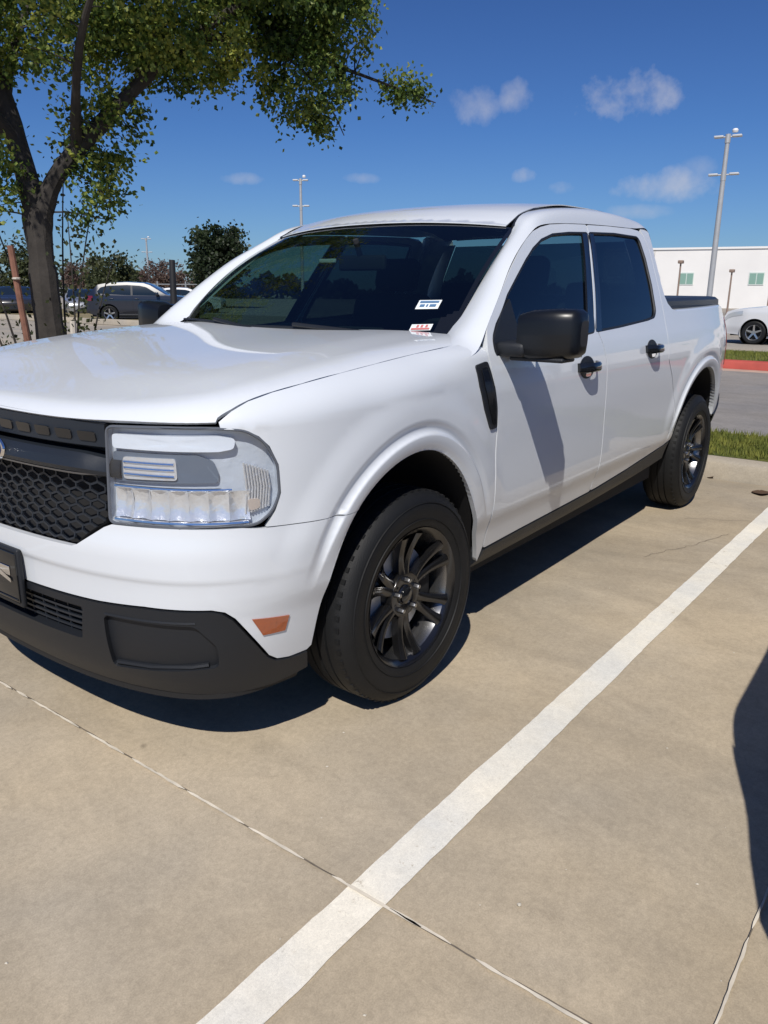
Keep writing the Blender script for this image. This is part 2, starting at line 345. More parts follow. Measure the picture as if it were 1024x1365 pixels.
def panel(name, outline, mapf, m, parent, h=.02, feats=(), holes=(), depth=.018, mirror=False, ref=None, hb=None):
    """a skin panel: 2-D outline triangulated and mapped onto a surface, with returned edges"""
    hb = hb or h * .8
    loops = [dens(outline, hb)] + [dens(q, hb) for q in holes]
    pts = []; edges = []; fixed = []
    for L in loops:
        b = len(pts); n = len(L); pts += [tuple(q) for q in L]; edges += [(b + i, b + (i + 1) % n) for i in range(n)]
    fixed = np.array(pts)
    O = loops[0]
    for F in feats:
        F = dens(F, h * .9, False); ok = inpoly(F, O)
        for q in holes: ok &= ~inpoly(F, q)
        dd = np.min(np.hypot(F[:, None, 0] - fixed[None, :, 0], F[:, None, 1] - fixed[None, :, 1]), 1); ok &= dd > h * .3
        F = F[ok]; pts += [tuple(q) for q in F]
        if len(F): fixed = np.vstack([fixed, F])
    lo = O.min(0); hi = O.max(0); gx, gy = np.meshgrid(np.arange(lo[0], hi[0], h), np.arange(lo[1], hi[1], h * .87)); gx[::2] += h / 2
    G = np.stack([gx.ravel(), gy.ravel()], 1); G = G[inpoly(G, O)]
    for q in holes: G = G[~inpoly(G, q)]
    if len(G):
        keep = np.ones(len(G), bool)
        for i in range(0, len(G), 2000):
            g = G[i:i + 2000]; keep[i:i + 2000] = np.min(np.hypot(g[:, None, 0] - fixed[None, :, 0], g[:, None, 1] - fixed[None, :, 1]), 1) > h * .55
        pts += [tuple(q) for q in G[keep]]
    r = delaunay_2d_cdt([Vector(p) for p in pts], edges, [], 0, 1e-7)
    V2 = np.array([tuple(q) for q in r[0]]); T = np.array([f for f in r[2]])
    C = V2[T].mean(1); ok = inpoly(C, O)
    for q in holes: ok &= ~inpoly(C, q)
    T = T[ok]; u, v = V2[:, 0], V2[:, 1]; P = mapf(u, v); d = 1e-3
    N = np.cross(mapf(u + d, v) - mapf(u - d, v), mapf(u, v + d) - mapf(u, v - d)); N /= np.maximum(np.linalg.norm(N, axis=1), 1e-12)[:, None]
    # orientation: triangles follow N; N points outward by reference
    c0 = P.mean(0); rf = np.array(ref if ref is not None else (0, 1, 0), float)
    if (N @ rf).mean() < 0: N = -N
    fn = np.cross(P[T[:, 1]] - P[T[:, 0]], P[T[:, 2]] - P[T[:, 0]]); fl = (fn * N[T[:, 0]]).sum(1) < 0; T[fl] = T[fl][:, ::-1]
    # boundary edges
    cnt = {}
    for t in T.tolist():
        for a, b in ((t[0], t[1]), (t[1], t[2]), (t[2], t[0])): cnt[(a, b)] = 1
    B = [(a, b) for (a, b) in cnt if (b, a) not in cnt]
    bv = sorted({a for e in B for a in e}); bi = {q: len(P) + i for i, q in enumerate(bv)}; P2 = P[bv] - N[bv] * depth
    PP = np.vstack([P, P2]); faces = T.tolist(); ln = [N[i] for t in faces for i in t]
    for a, b in B:
        f = [b, a, bi[a], bi[b]]; faces.append(f); q = np.cross(PP[f[1]] - PP[f[0]], PP[f[2]] - PP[f[1]]); q /= max(np.linalg.norm(q), 1e-12); ln += [q] * 4
    ln = np.array(ln)
    if mirror: PP = PP * [1, -1, 1]; ln = ln * [1, -1, 1]
    out = [tuple(q) for q in PP]
    if mirror:
        nf = []; nl = []; k = 0
        for f in faces: nf.append(f[::-1]); nl += list(ln[k:k + len(f)][::-1]); k += len(f)
        faces = nf; ln = np.array(nl)
    me = bpy.data.meshes.new(name); me.from_pydata(out, [], faces); me.polygons.foreach_set('use_smooth', [True] * len(faces)); me.update()
    BE = {(min(a, b), max(a, b)) for a, b in B}; n0 = len(P); ev = np.empty(len(me.edges) * 2, dtype=np.int32); me.edges.foreach_get('vertices', ev); ev = ev.reshape(-1, 2)
    sh = [bool(b >= n0 or a >= n0 or (min(a, b), max(a, b)) in BE) for a, b in ev.tolist()]
    at = me.attributes.get('sharp_edge') or me.attributes.new('sharp_edge', 'BOOLEAN', 'EDGE'); at.data.foreach_set('value', sh)
    me.normals_split_custom_set([tuple(q) for q in ln])
    return link(name, me, m, parent)
def loft(name, G, m, parent, thick=0, mirror=False, ref=(0, 1, 0), up=3):
    """smooth surface through a grid of points (rows, cols, 3)"""
    G = np.asarray(G, float)
    def res(A, n):
        t = np.linspace(0, 1, A.shape[0]); tt = np.linspace(0, 1, n)
        if A.shape[0] == 2: return A[0] + (A[1] - A[0]) * tt.reshape((-1,) + (1,) * (A.ndim - 1))
        sh = A.shape[1:]; A2 = A.reshape(A.shape[0], -1); o = np.stack([natural_cubic(t, A2[:, k])(tt) for k in range(A2.shape[1])], 1); return o.reshape((n,) + sh)
    G = res(G, (G.shape[0] - 1) * up + 1); G = np.swapaxes(res(np.swapaxes(G, 0, 1), (G.shape[1] - 1) * up + 1), 0, 1)
    if mirror: G = G * [1, -1, 1]; ref = (ref[0], -ref[1], ref[2])
    b = MB().grid(G); me = bpy.data.meshes.new(name)
    n = np.cross(G[1, 0] - G[0, 0], G[0, 1] - G[0, 0]); F = b.f
    a = G[len(G) // 2, G.shape[1] // 2]; q = np.cross(G[len(G) // 2 + 1, G.shape[1] // 2] - a, G[len(G) // 2, G.shape[1] // 2 + 1] - a)
    if q @ np.array(ref) < 0: F = [f[::-1] for f in F]
    me.from_pydata(b.v, [], F); me.polygons.foreach_set('use_smooth', [True] * len(F)); me.update(); o = link(name, me, m, parent)
    if thick: s = o.modifiers.new('solid', 'SOLIDIFY'); s.thickness = thick; s.offset = -1
    return o

# ------------------------------------------------------------------ the white pickup
truck = empty('pickup_truck')
tag(truck, 'white crew cab pickup with black wheels parked nose out in the foreground bay', 'pickup truck')
GRN = (0, 1, 0)
def sz_tube(mb, pts, rad, off=0.0, n=6, sgn=1):
    P = np.array(pts, float); Q = wrap(P[:, 0], P[:, 1], off, False); Q[:, 1] *= sgn; mb.tube([tuple(q) for q in Q], rad, n)
def slab(mb, poly, off0, off1, h=.03, sgn=1, arch=False, cab=True):
    """plate following the skin between two offsets (fan of a dense grid polygon)"""
    pts = dens(poly, h); c = pts.mean(0); n = len(pts); V = []; F = []
    rings = [pts * k + c * (1 - k) for k in (1, .66, .33)]
    for o in (off0, off1):
        for r in rings: q = wrap(r[:, 0], r[:, 1], o, arch); V += [tuple(x * (1, sgn, 1)) for x in q]
        q = wrap(np.array([c[0]]), np.array([c[1]]), o, arch)[0]; V.append(tuple(q * (1, sgn, 1)))
    per = 3 * n + 1
    for k in (0, 1):
        b = k * per
        for j in (0, 1):
            for i in range(n): F.append((b + j * n + i, b + j * n + (i + 1) % n, b + (j + 1) * n + (i + 1) % n, b + (j + 1) * n + i))
        for i in range(n): F.append((b + 2 * n + i, b + 2 * n + (i + 1) % n, b + 3 * n))
    for i in range(n): F.append((i, (i + 1) % n, per + (i + 1) % n, per + i))
    mb.add(V, F, True)

# shut line between hood and wing, as (s, inward distance)
SH = [(.834, .006), (.87, .022), (.92, .042), (1.0, .058), (1.1, .066), (1.25, .072), (1.4, .076), (1.6, .080), (1.8, .082), (1.93, .082)]
seam = [(s, v_of_e(s, e)) for s, e in SH]
ARCHF = [tuple(q) for q in ARCH_F]; ARCHR = [tuple(q) for q in ARCH_R]
def offs(A, d):
    A = np.array(A); t = np.gradient(A, axis=0); t /= np.hypot(t[:, 0], t[:, 1])[:, None]; n = np.stack([-t[:, 1], t[:, 0]], 1)
    return A + n * d
def feats_of(A, sgn): return [offs(A, d) for d in (.012, .03, .045, .05, .054, .059, .064, .072, .085, .1, .12, .15)]
FF = feats_of(ARCH_F, 1); FR = feats_of(ARCH_R, 1)
af = [q for q in ARCHF if q[0] < 1.245 and q[1] > .318][::-1]       # from seam down to lower corner
bc_half = [(.0, .650), (.233, .653), (.385, .655), (.405, .662), (.495, .718), (.520, .728), (.72, .731), (.88, .729), (.935, .7235), (1.0, .7215), (1.247, .7178)] + af + [(1.10, .314), (1.03, .314), (.985, .322), (.955, .342), (.893, .425), (.852, .480), (.825, .502), (.79, .511), (.604, .514), (.458, .508), (0, .503)]
bcl = [(-s, z) for s, z in bc_half[1:-1]]
hole_mk = lambda sg: [(sg * .898, .470), (sg * 1.015, .456), (sg * 1.004, .411), (sg * .931, .414)]
outline = bc_half + bcl[::-1]
mirF = [np.array([(-a, b) for a, b in F]) for F in FF]
# front skins are full width: map handles negative s
def wrapA(s, z): return wrap(s, z)
def split_panel(name, half, mapf, m, parent, **k):
    """one mesh over both halves of the nose"""
    return panel(name, half, mapf, m, parent, ref=(1, 0, 0), **k)
split_panel('bumper_cover', outline, wrapA, PAINT, truck, h=.022, feats=FF + mirF + [[(-.9, z_), (.9, z_)] for z_ in (.565, .575, .585, .60, .615)], holes=[hole_mk(1), hole_mk(-1)])
# wings
for mir in (False, True):
    arch_part = [q for q in ARCHF if q[0] > 1.2535 and q[1] > .340]
    out = [(.945, .7265), (1.0, .7240), (1.246, .7203)] + arch_part + [(2.024, .338), (2.040, .40), (2.004, .664), (2.000, .883), (1.956, 1.064), (1.949, 1.10), (1.949, seam[-1][1])] + seam[::-1] + [(.838, .981), (.904, .978), (.935, .962), (.962, .935), (.985, .885), (.989, .81), (.972, .765), (.955, .74)]
    fender = panel('fender', out, skin, PAINT, truck, h=.02, feats=FF + [[(.95, b), (1.9, b)] for b in (.97, 1.0)], mirror=mir, ref=(.1, 1, .2))
    # black air vent blade with its recess
    vb = MB(); sg = -1 if mir else 1
    slab(vb, rounded([(1.852, 1.080), (1.932, 1.090), (1.968, 1.0), (1.989, .93), (1.995, .858), (1.950, .855), (1.905, .93), (1.870, 1.01)], .012), -.004, .006, sgn=sg)
    fv = vb.build('fender_vent', BLACKP, truck)
    rb = MB(); slab(rb, rounded([(1.880, 1.068), (1.918, 1.073), (1.950, .995), (1.972, .93), (1.978, .872), (1.962, .870), (1.93, .93), (1.895, 1.01)], .008), .0061, .0095, sgn=sg); rb.build('vent_badge', GLOSSB, fv)
# hood
def plan_pt(s, e):
    x, y, nx, ny = plan(s); w = float(sstep(.55, 1.25, s)); o0 = (1 - w) * float(Df(.97)) * float(1 - sstep(0, .1, e)); return (float(x + nx * (o0 - e)), float(y + ny * (o0 - e)))
front = [plan_pt(s, .004) for s in np.linspace(0, .826, 34)]
side = [plan_pt(s, e + .0030 - .0022 * float(sstep(.95, 1.25, s))) for s, e in SH if s > .84]
rear = [(-.405, .80), (-.40, .70), (-.385, .5), (-.37, .25), (-.365, 0)]
hh = front + [plan_pt(.831, .010)] + side + rear
hood_out = hh + [(x, -y) for x, y in hh[1:-1]][::-1]
hf = []
for e in (.010, .018, .03, .045, .065, .09):
    L = [plan_pt(s, e) for s in np.linspace(0, 1.9, 150)]; hf += [L, [(x, -y) for x, y in L]]
hood = panel('hood', hood_out, hoodmap, PAINT, truck, h=.03, feats=hf, ref=(0, 0, 1), depth=.015, hb=.015)

# doors
def glass_poly(P): return rounded(P, .035, 5)
FGL = [(2.002, 1.104), (2.010, 1.159), (2.055, 1.203), (2.190, 1.302), (2.300, 1.367), (2.410, 1.430), (2.50, 1.476), (2.60, 1.514), (2.725, 1.542), (2.90, 1.559), (3.112, 1.571), (2.893, 1.149), (2.50, 1.123), (2.217, 1.108)]
RGL = [(3.120, 1.572), (3.451, 1.588), (3.784, 1.590), (3.783, 1.483), (3.768, 1.352), (3.738, 1.225), (3.70, 1.195), (3.594, 1.184), (3.218, 1.163), (2.904, 1.150)]
FGL = rounded(FGL, .022, 4); RGL = rounded(RGL, .03, 4)
FD = [(2.048, .386), (2.012, .664), (2.008, .883), (1.964, 1.064), (1.956, 1.12), (1.984, 1.191), (2.024, 1.230), (2.132, 1.304), (2.246, 1.384), (2.372, 1.464), (2.46, 1.510), (2.544, 1.545), (2.63, 1.567), (2.733, 1.584), (2.9, 1.598), (3.137, 1.611), (2.925, 1.16), (2.955, 1.10), (2.985, 1.0), (3.015, .7), (3.035, .412), (2.771, .405), (2.345, .395)]
RD = [(3.041, .413), (3.021, .7), (2.991, 1.0), (2.961, 1.10), (2.932, 1.16), (3.143, 1.610), (3.40, 1.622), (3.722, 1.633), (3.84, 1.628), (3.878, 1.605), (3.884, 1.544), (3.862, 1.35), (3.850, 1.2), (3.838, 1.08), (3.846, .977), (3.930, .885), (3.993, .79), (4.030, .70), (4.035, .60), (4.025, .492), (3.810, .470), (3.489, .440), (3.113, .415)]
crease = [[(2.0, z), (4.2, z)] for z in (.50, .54, .57, .60, .97, 1.04, 1.10)]
def handle(door, s0, z0, sg):
    cup = MB(); c = np.array((s0, z0)); V = []; F = []; nr, na = 6, 24
    for i in range(nr + 1):
        r = i / nr
        for k in range(na):
            a = 2 * math.pi * k / na; p = c + r * np.array((.078 * math.cos(a), .047 * math.sin(a)))
            q = wrap(p[0], p[1], .0012 - .0 * r)
            V.append(tuple(q * (1, sg, 1)))
    for i in range(nr):
        for k in range(na): F.append((i * na + k, i * na + (k + 1) % na, (i + 1) * na + (k + 1) % na, (i + 1) * na + k))
    cup.add(V, F, True); cup.build('handle_cup', BLACKP, door)
    lp_ = MB(); slab(lp_, rounded([(s0 - .030, z0 - .022), (s0 + .030, z0 - .022), (s0 + .022, z0 - .038), (s0 - .022, z0 - .038)], .008), .0012, .008, sgn=sg); lp_.build('cup_glint', CHROME, door)  # chrome chip stands in for the sun glint low in the cup
    hb = MB(); ss = np.linspace(s0 - .095, s0 + .095, 13); bow = [.006, .020, .034, .041, .044, .045, .045, .045, .044, .041, .034, .020, .006]
    rows = []
    for s, b in zip(ss, bow):
        rows.append([wrap(s, z0 + .004 + dz, b + do) * (1, sg, 1) for dz, do in ((.017, -.008), (.019, .0), (.012, .006), (-.012, .006), (-.019, .0), (-.017, -.008), (.017, -.008))])
    hb.grid(rows); hb.add(rows[0][:6], [(0, 1, 2, 3, 4, 5)]); hb.add(rows[-1][:6], [(0, 1, 2, 3, 4, 5)]); h = hb.build('door_handle', GLOSSB, door, sharp=60)
    return h
for mir in (False, True):
    sg = -1 if mir else 1
    for nm, out, gl, hs in (('front_door', FD, FGL, 2.765), ('rear_door', RD, RGL, 3.585)):
        if nm == 'rear_door': fe = crease
        else: fe = crease
        d = panel(nm, rounded(out, .012, 2), wrap, PAINT, truck, h=.024, feats=fe, holes=[gl], mirror=mir, ref=GRN, depth=.022)
        seal = offs(np.array(gl + gl[:1]), -.0); 
        g = panel('door_window', [tuple(np.array(q) + .0) for q in gl], lambda s, z: wrap(s, z, -.009), FTINT if nm == 'front_door' else TINT, d, h=.05, mirror=mir, ref=GRN, depth=.003)
        # rubber surround just inside the opening
        r = MB(); Q = np.array(gl + gl[:1]); W = wrap(Q[:, 0], Q[:, 1], -.006); W[:, 1] *= sg; r.tube([tuple(q) for q in W], .0075, 6); r.build('window_seal', BLACKP, d)
        z0 = 1.012 if nm == 'front_door' else 1.045
        handle(d, hs, z0, sg)
        # black pillar cover
        pb = MB()
        if nm == 'front_door': slab(pb, [(3.098, 1.569), (3.045, 1.567), (2.815, 1.146), (2.888, 1.150)], -.008, .001, sgn=sg)
        else: slab(pb, [(3.13, 1.571), (3.175, 1.573), (2.975, 1.155), (2.912, 1.152)], -.008, .001, sgn=sg)
        pb.build('pillar_cover', GLOSSB, d)
        # inner door card so that the gap and the sill read dark
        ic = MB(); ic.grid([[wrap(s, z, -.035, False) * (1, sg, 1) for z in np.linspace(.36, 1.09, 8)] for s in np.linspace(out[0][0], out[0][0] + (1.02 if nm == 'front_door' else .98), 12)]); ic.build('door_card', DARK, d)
# rocker trim
for mir in (False, True):
    out = [(2.03, .286), (2.386, .300), (3.165, .318), (3.75, .375), (4.078, .40), (4.085, .50), (4.035, .490), (3.810, .463), (3.489, .433), (3.113, .407), (2.771, .398), (2.345, .388), (2.045, .378), (2.028, .330)]
    panel('rocker_trim', out, lambda s, z: wrap(s, z, .004 - .05 * sstep(.36, .27, z - .03 * sstep(2.2, 4.0, s))), BLACKP, truck, h=.03, mirror=mir, ref=GRN, depth=.05)

# bed side with the rear pillar
BSIDE = None
for mir in (False, True):
    sg = -1 if mir else 1
    # zone between door gap and the arch, over the arch, to the tail, and up the rear pillar
    arc = [q for q in ARCHR if q[1] > .405 ]
    ar1 = [q for q in arc]
    out = [(4.031, .497), (4.041, .60), (4.036, .70), (3.999, .793), (3.936, .889), (3.852, .981), (3.844, 1.08), (3.856, 1.2), (3.868, 1.35), (3.890, 1.544), (3.884, 1.607), (3.884, 1.632), (3.90, 1.646), (4.0, 1.648), (3.958, 1.56), (3.935, 1.489), (3.922, 1.372), (3.930, 1.30), (3.955, 1.262), (4.01, 1.232), (4.08, 1.222), (4.4, 1.224), (4.9, 1.232), (5.25, 1.238), (5.40, 1.232), (5.50, 1.215), (5.534, 1.19), (5.534, .66), (5.46, .62), (5.36, .585), (5.20, .545), (5.070, .53)]
    a2 = [q for q in ARCHR if (q[0] < 4.6 and q[1] > .50) or (q[0] >= 4.6 and q[1] > .532)]
    out2 = out + a2[::-1]
    bs = panel('bed_side', out2, wrap, PAINT, truck, h=.024, feats=FR + [[(4.1, z), (5.4, z)] for z in (.97, 1.04, 1.10)], holes=[rounded([(5.402, .836), (5.503, .836), (5.531, .862), (5.531, 1.124), (5.503, 1.164), (5.402, 1.164)], .02)], mirror=mir, ref=GRN, depth=.03)
    # rail cap
    rc = MB(); rows = []
    for s in np.linspace(3.99, 5.33, 30):
        zt = float(np.interp(s, [3.99, 4.08, 4.4, 4.9, 5.25, 5.36], [1.236, 1.222, 1.224, 1.232, 1.238, 1.224])); p = wrap(s, zt, 0)
        x, y, nx, ny = plan(s); inn = lambda d, dz: ((p[0] - nx * d), sg * (p[1] - ny * d), zt + dz)
        rows.append([inn(-.001, -.012), inn(0, -.002), inn(.008, .004), inn(.03, .008), inn(.075, .008), inn(.085, 0), inn(.085, -.03)])
    rc.grid(rows); rc.build('rail_cap', PAINT, bs)
    # tail lamp
    tl = MB(); slab(tl, rounded([(5.405, .84), (5.50, .84), (5.53, .87), (5.53, 1.12), (5.50, 1.16), (5.405, 1.16)], .02), -.02, .004, sgn=sg)
    TL = tl.build('tail_light', mat('tail_light_red', (.14, .008, .01), .12, coat=1), truck)
    # wheel liners
    for A, s_lo in ((ARCH_F, 1), (ARCH_R, 4)):
        rows = []
        for q in offs(A, .004)[::4]:
            p = wrap(q[0], q[1], 0); rows.append([(p[0], sg * y, p[2]) for y in (p[1] - .027, p[1] - .06, .62, .42)])
        wlm = MB().grid(rows)
        cx = (rows[0][0][0] + rows[-1][0][0]) / 2; cap = [r[-1] for r in rows]; wlm.add(cap + [(cx, sg * .42, .3)], [(i, i + 1, len(cap)) for i in range(len(cap) - 1)])
        wlm.build('wheel_liner', DARK, truck)
# tailgate, rear bumper
S2 = SMAX
panel('tailgate', [(5.54, .66), (5.54, 1.20), (5.56, 1.225), (S2 * 2 - 5.56, 1.225), (S2 * 2 - 5.54, 1.20), (S2 * 2 - 5.54, .66)], lambda s, z: np.where((s > S2)[..., None], wrap(2 * S2 - s, z, 0, False) * (1, -1, 1), wrap(np.minimum(s, S2), z, 0, False)), PAINT, truck, h=.06, ref=(-1, 0, 0), depth=.05)
rbm = MB()
rowsb = []
for s in np.concatenate([np.linspace(5.075, S2 - .001, 26), (np.linspace(5.075, S2 - .001, 26)[::-1]) + 1000]):
    sg = 1
    if s > 900: s -= 1000; sg = -1
    rowsb.append([wrap(s, z, o, False) * (1, sg, 1) for z, o in ((.545 + .03 * sstep(5.1, 5.4, s) + .06 * sstep(5.4, 5.5, s), -.03), (.54 + .03 * sstep(5.1, 5.4, s) + .06 * sstep(5.4, 5.5, s), .01), (.47, .012), (.40, -.03), (.38, -.12))])
rbm.grid(rowsb).build('rear_bumper', BLACKP, truck)

# roof, rails, pillars
zc = pchip([-2.56, -2.50, -2.42, -2.3, -2.0, -1.6, -1.3, -1.1, -.98, -.905], [1.60, 1.650, 1.690, 1.716, 1.732, 1.726, 1.700, 1.666, 1.630, 1.600])
def roofz(x, y): return zc(x + .105 * (np.abs(y) / .655) ** 2.2 * sstep(-1.55, -1.0, x)) - .028 * (np.abs(y) / .62) ** 2.3
rr = [(-.903 - .105 * (y / .655) ** 2.2, y) for y in (0, .1, .2, .3, .38, .45, .51, .56, .60, .622)] + [(-1.06, .618), (-1.12, .610), (-1.3, .608), (-1.8, .606), (-2.3, .600), (-2.47, .585), (-2.50, .54), (-2.515, .3), (-2.52, 0)]
roof = panel('roof', rr + [(x, -y) for x, y in rr[1:-1]][::-1], lambda x, y: np.stack([x, y, roofz(x, y)], -1), PAINT, truck, h=.03, ref=(0, 0, 1), depth=.004, hb=.015)
for mir in (False, True):
    g = [  # outer (door gap), mid, inner (glass / roof ditch)
        ((-.20, .900, 1.095), (-.22, .845, 1.135), (-.20, .79, 1.142)),
        ((-.33, .896, 1.120), (-.33, .835, 1.155), (-.30, .755, 1.155)),
        ((-.428, .876, 1.192), (-.420, .815, 1.204), (-.415, .728, 1.171)),
        ((-.580, .838, 1.306), (-.570, .782, 1.306), (-.565, .706, 1.262)),
        ((-.692, .806, 1.387), (-.682, .752, 1.385), (-.69, .692, 1.350)),
        ((-.820, .777, 1.467), (-.812, .722, 1.470), (-.82, .677, 1.436)),
        ((-.992, .743, 1.547), (-.985, .700, 1.564), (-1.00, .652, 1.560)),
        ((-1.182, .722, 1.587), (-1.18, .688, 1.631), (-1.18, .620, 1.638)),
        ((-1.60, .706, 1.614), (-1.60, .672, 1.672), (-1.60, .612, 1.688)),
        ((-2.00, .698, 1.629), (-2.00, .664, 1.686), (-2.00, .612, 1.698)),
        ((-2.28, .690, 1.640), (-2.28, .655, 1.684), (-2.28, .606, 1.688)),
        ((-2.42, .690, 1.646), (-2.45, .645, 1.668), (-2.46, .592, 1.660)),
        ((-2.470, .702, 1.60), (-2.505, .655, 1.600), (-2.520, .585, 1.600)), ((-2.480, .712, 1.56), (-2.512, .668, 1.555), (-2.520, .590, 1.550))]
    loft('roof_rail', g, PAINT, truck, mirror=mir, ref=(0, 1, .6), up=5)
    dt = MB(); sg = -1 if mir else 1
    dt.tube([(-1.01, sg * .648, 1.563), (-1.08, sg * .625, 1.600), (-1.25, sg * .614, 1.650), (-1.6, sg * .611, 1.685), (-2.0, sg * .611, 1.696), (-2.28, sg * .605, 1.685), (-2.46, sg * .590, 1.655)], .0085, 6); dt.build('roof_ditch_trim', BLACKP, truck)
    # rear pillar returning onto the back of the cab
    g = []
    for s, z in ((4.0, 1.63), (3.958, 1.56), (3.935, 1.489), (3.922, 1.372), (3.930, 1.30), (3.955, 1.262), (4.01, 1.232)):
        p = wrap(s, z, -.001); g.append([p, p + (-.012, -.02, 0), p + (-.02 - .06 * (z > 1.25), -.10, 0)])
    loft('pillar_return', g, PAINT, truck, mirror=mir, ref=(-1, .3, 0), up=3)
# cab back wall with its window
cb = MB(); cb.box(-2.50, -2.47, -.76, .76, .62, 1.20); cb.grid([[(-2.475 - .035 * (1 - abs(k)), k * w, z) for k in np.linspace(-1, 1, 9)] for z, w in ((1.20, .80), (1.24, .79))])
cb.grid([[(-2.49, k * w, z) for k in (.82, .9, 1)] for z, w in ((1.2, .80), (1.4, .77), (1.6, .67))]); cb.grid([[(-2.49, -k * w, z) for k in (.82, .9, 1)] for z, w in ((1.2, .80), (1.4, .77), (1.6, .67))])
cbo = cb.build('cab_back', PAINT, truck)
MB().grid([[(-2.492, k * w, z) for k in (-.82, 0, .82)] for z, w in ((1.2, .80), (1.4, .77), (1.59, .67))]).build('back_window', TINT, truck)

# windscreen
gx = pchip([0, .3, .6, .85, 1], [0, .02, .055, .085, .105])
def screen(u, v):
    """u -1..1 across, v 0 bottom..1 top"""
    a = np.abs(u); xb = -.335 - .095 * a ** 2.2; xt = -.905 - .105 * a ** 2.2; yb = .735; yt = .655
    zb = 1.135 + .025 * a ** 2; zt = 1.590 - .028 * a ** 2.4
    bow = .035 * np.sin(np.pi * v)
    x = xb + (xt - xb) * v + bow * .55; y = u * (yb + (yt - yb) * v + .012 * np.sin(np.pi * v)); z = zb + (zt - zb) * v + bow * .8
    return np.stack([x, y, z], -1)
uu = np.linspace(-1, 1, 81); vv = np.linspace(0, 1, 51); U, V = np.meshgrid(uu, vv, indexing='ij')
G = screen(U, V); b = MB().grid(G); ws = b.build('windscreen', [GLASS, GLOSSB], truck)
for p in ws.data.polygons:
    i, j = divmod(p.index, 50); u = abs((uu[i] + uu[i + 1]) / 2); v = (vv[j] + vv[j + 1]) / 2
    if u > .965 or v > .985 or v < .045 or (u > .9 and v < .12 + (u - .9)): p.material_index = 1
def on_screen(name, u0, u1, v0, v1, m, parent, d=.0015):
    G = []
    for u in np.linspace(u0, u1, 5):
        r = []
        for v in np.linspace(v0, v1, 4):
            p = screen(np.array(u), np.array(v)); q = screen(np.array(u + .01), np.array(v)) - p; w = screen(np.array(u), np.array(v + .01)) - p; n = np.cross(q, w); n /= np.linalg.norm(n); n = n * (1 if n[0] > 0 else -1); r.append(p + n * d)
        G.append(r)
    return MB().grid(G).build(name, m, parent)
SW = mat('sticker_white', (.72, .76, .76), .5); SB = mat('sticker_blue', (.08, .17, .30), .5); SR = mat('sticker_red', (.55, .16, .15), .5)
st = on_screen('registration_sticker', .742, .862, .198, .262, SW, ws); 
on_screen('sticker_print', .752, .852, .240, .254, SB, st, .003)
for a, c in ((.760, .785), (.794, .803), (.812, .845)): on_screen('sticker_print', a, c, .212, .230, SB, st, .003)
st2 = on_screen('inspection_sticker', .770, .880, .050, .092, SW, ws); 

on_screen('sticker_print', .778, .872, .054, .066, SR, st2, .003)
for a in (.800, .822, .846): on_screen('sticker_print', a, a + .012, .070, .086, SR, st2, .003)
# cowl and wipers
cw = MB(); cw.grid([[(-.30 - .02 * abs(k) ** 2, k * .74, 1.118 + .01 * abs(k)), ] + [(-.36 - .07 * abs(k) ** 2, k * .75, 1.128 + .02 * abs(k) ** 2)] + [(-.42 - .09 * abs(k) ** 2, k * .76, 1.15 + .02 * k * k)] for k in np.linspace(-1, 1, 21)]); cw.build('cowl', BLACKP, truck)
for y0, y1 in ((.34, -.30), (-.22, -.68)):
    w = MB(); P = [screen(np.array(y0 / .72 + (y1 - y0) / .72 * t), np.array(.028 + .02 * math.sin(t * 3))) + np.array((.018, 0, .012)) for t in np.linspace(0, 1, 8)]; w.tube([tuple(p) for p in P], .006, 6)
    w.tube([tuple(screen(np.array(y0 / .72 + .25), np.array(.0)) + np.array((.03, 0, .012))), tuple(P[3] + np.array((.01, 0, .014)))], .008, 6); w.build('wiper', BLACKP, truck)

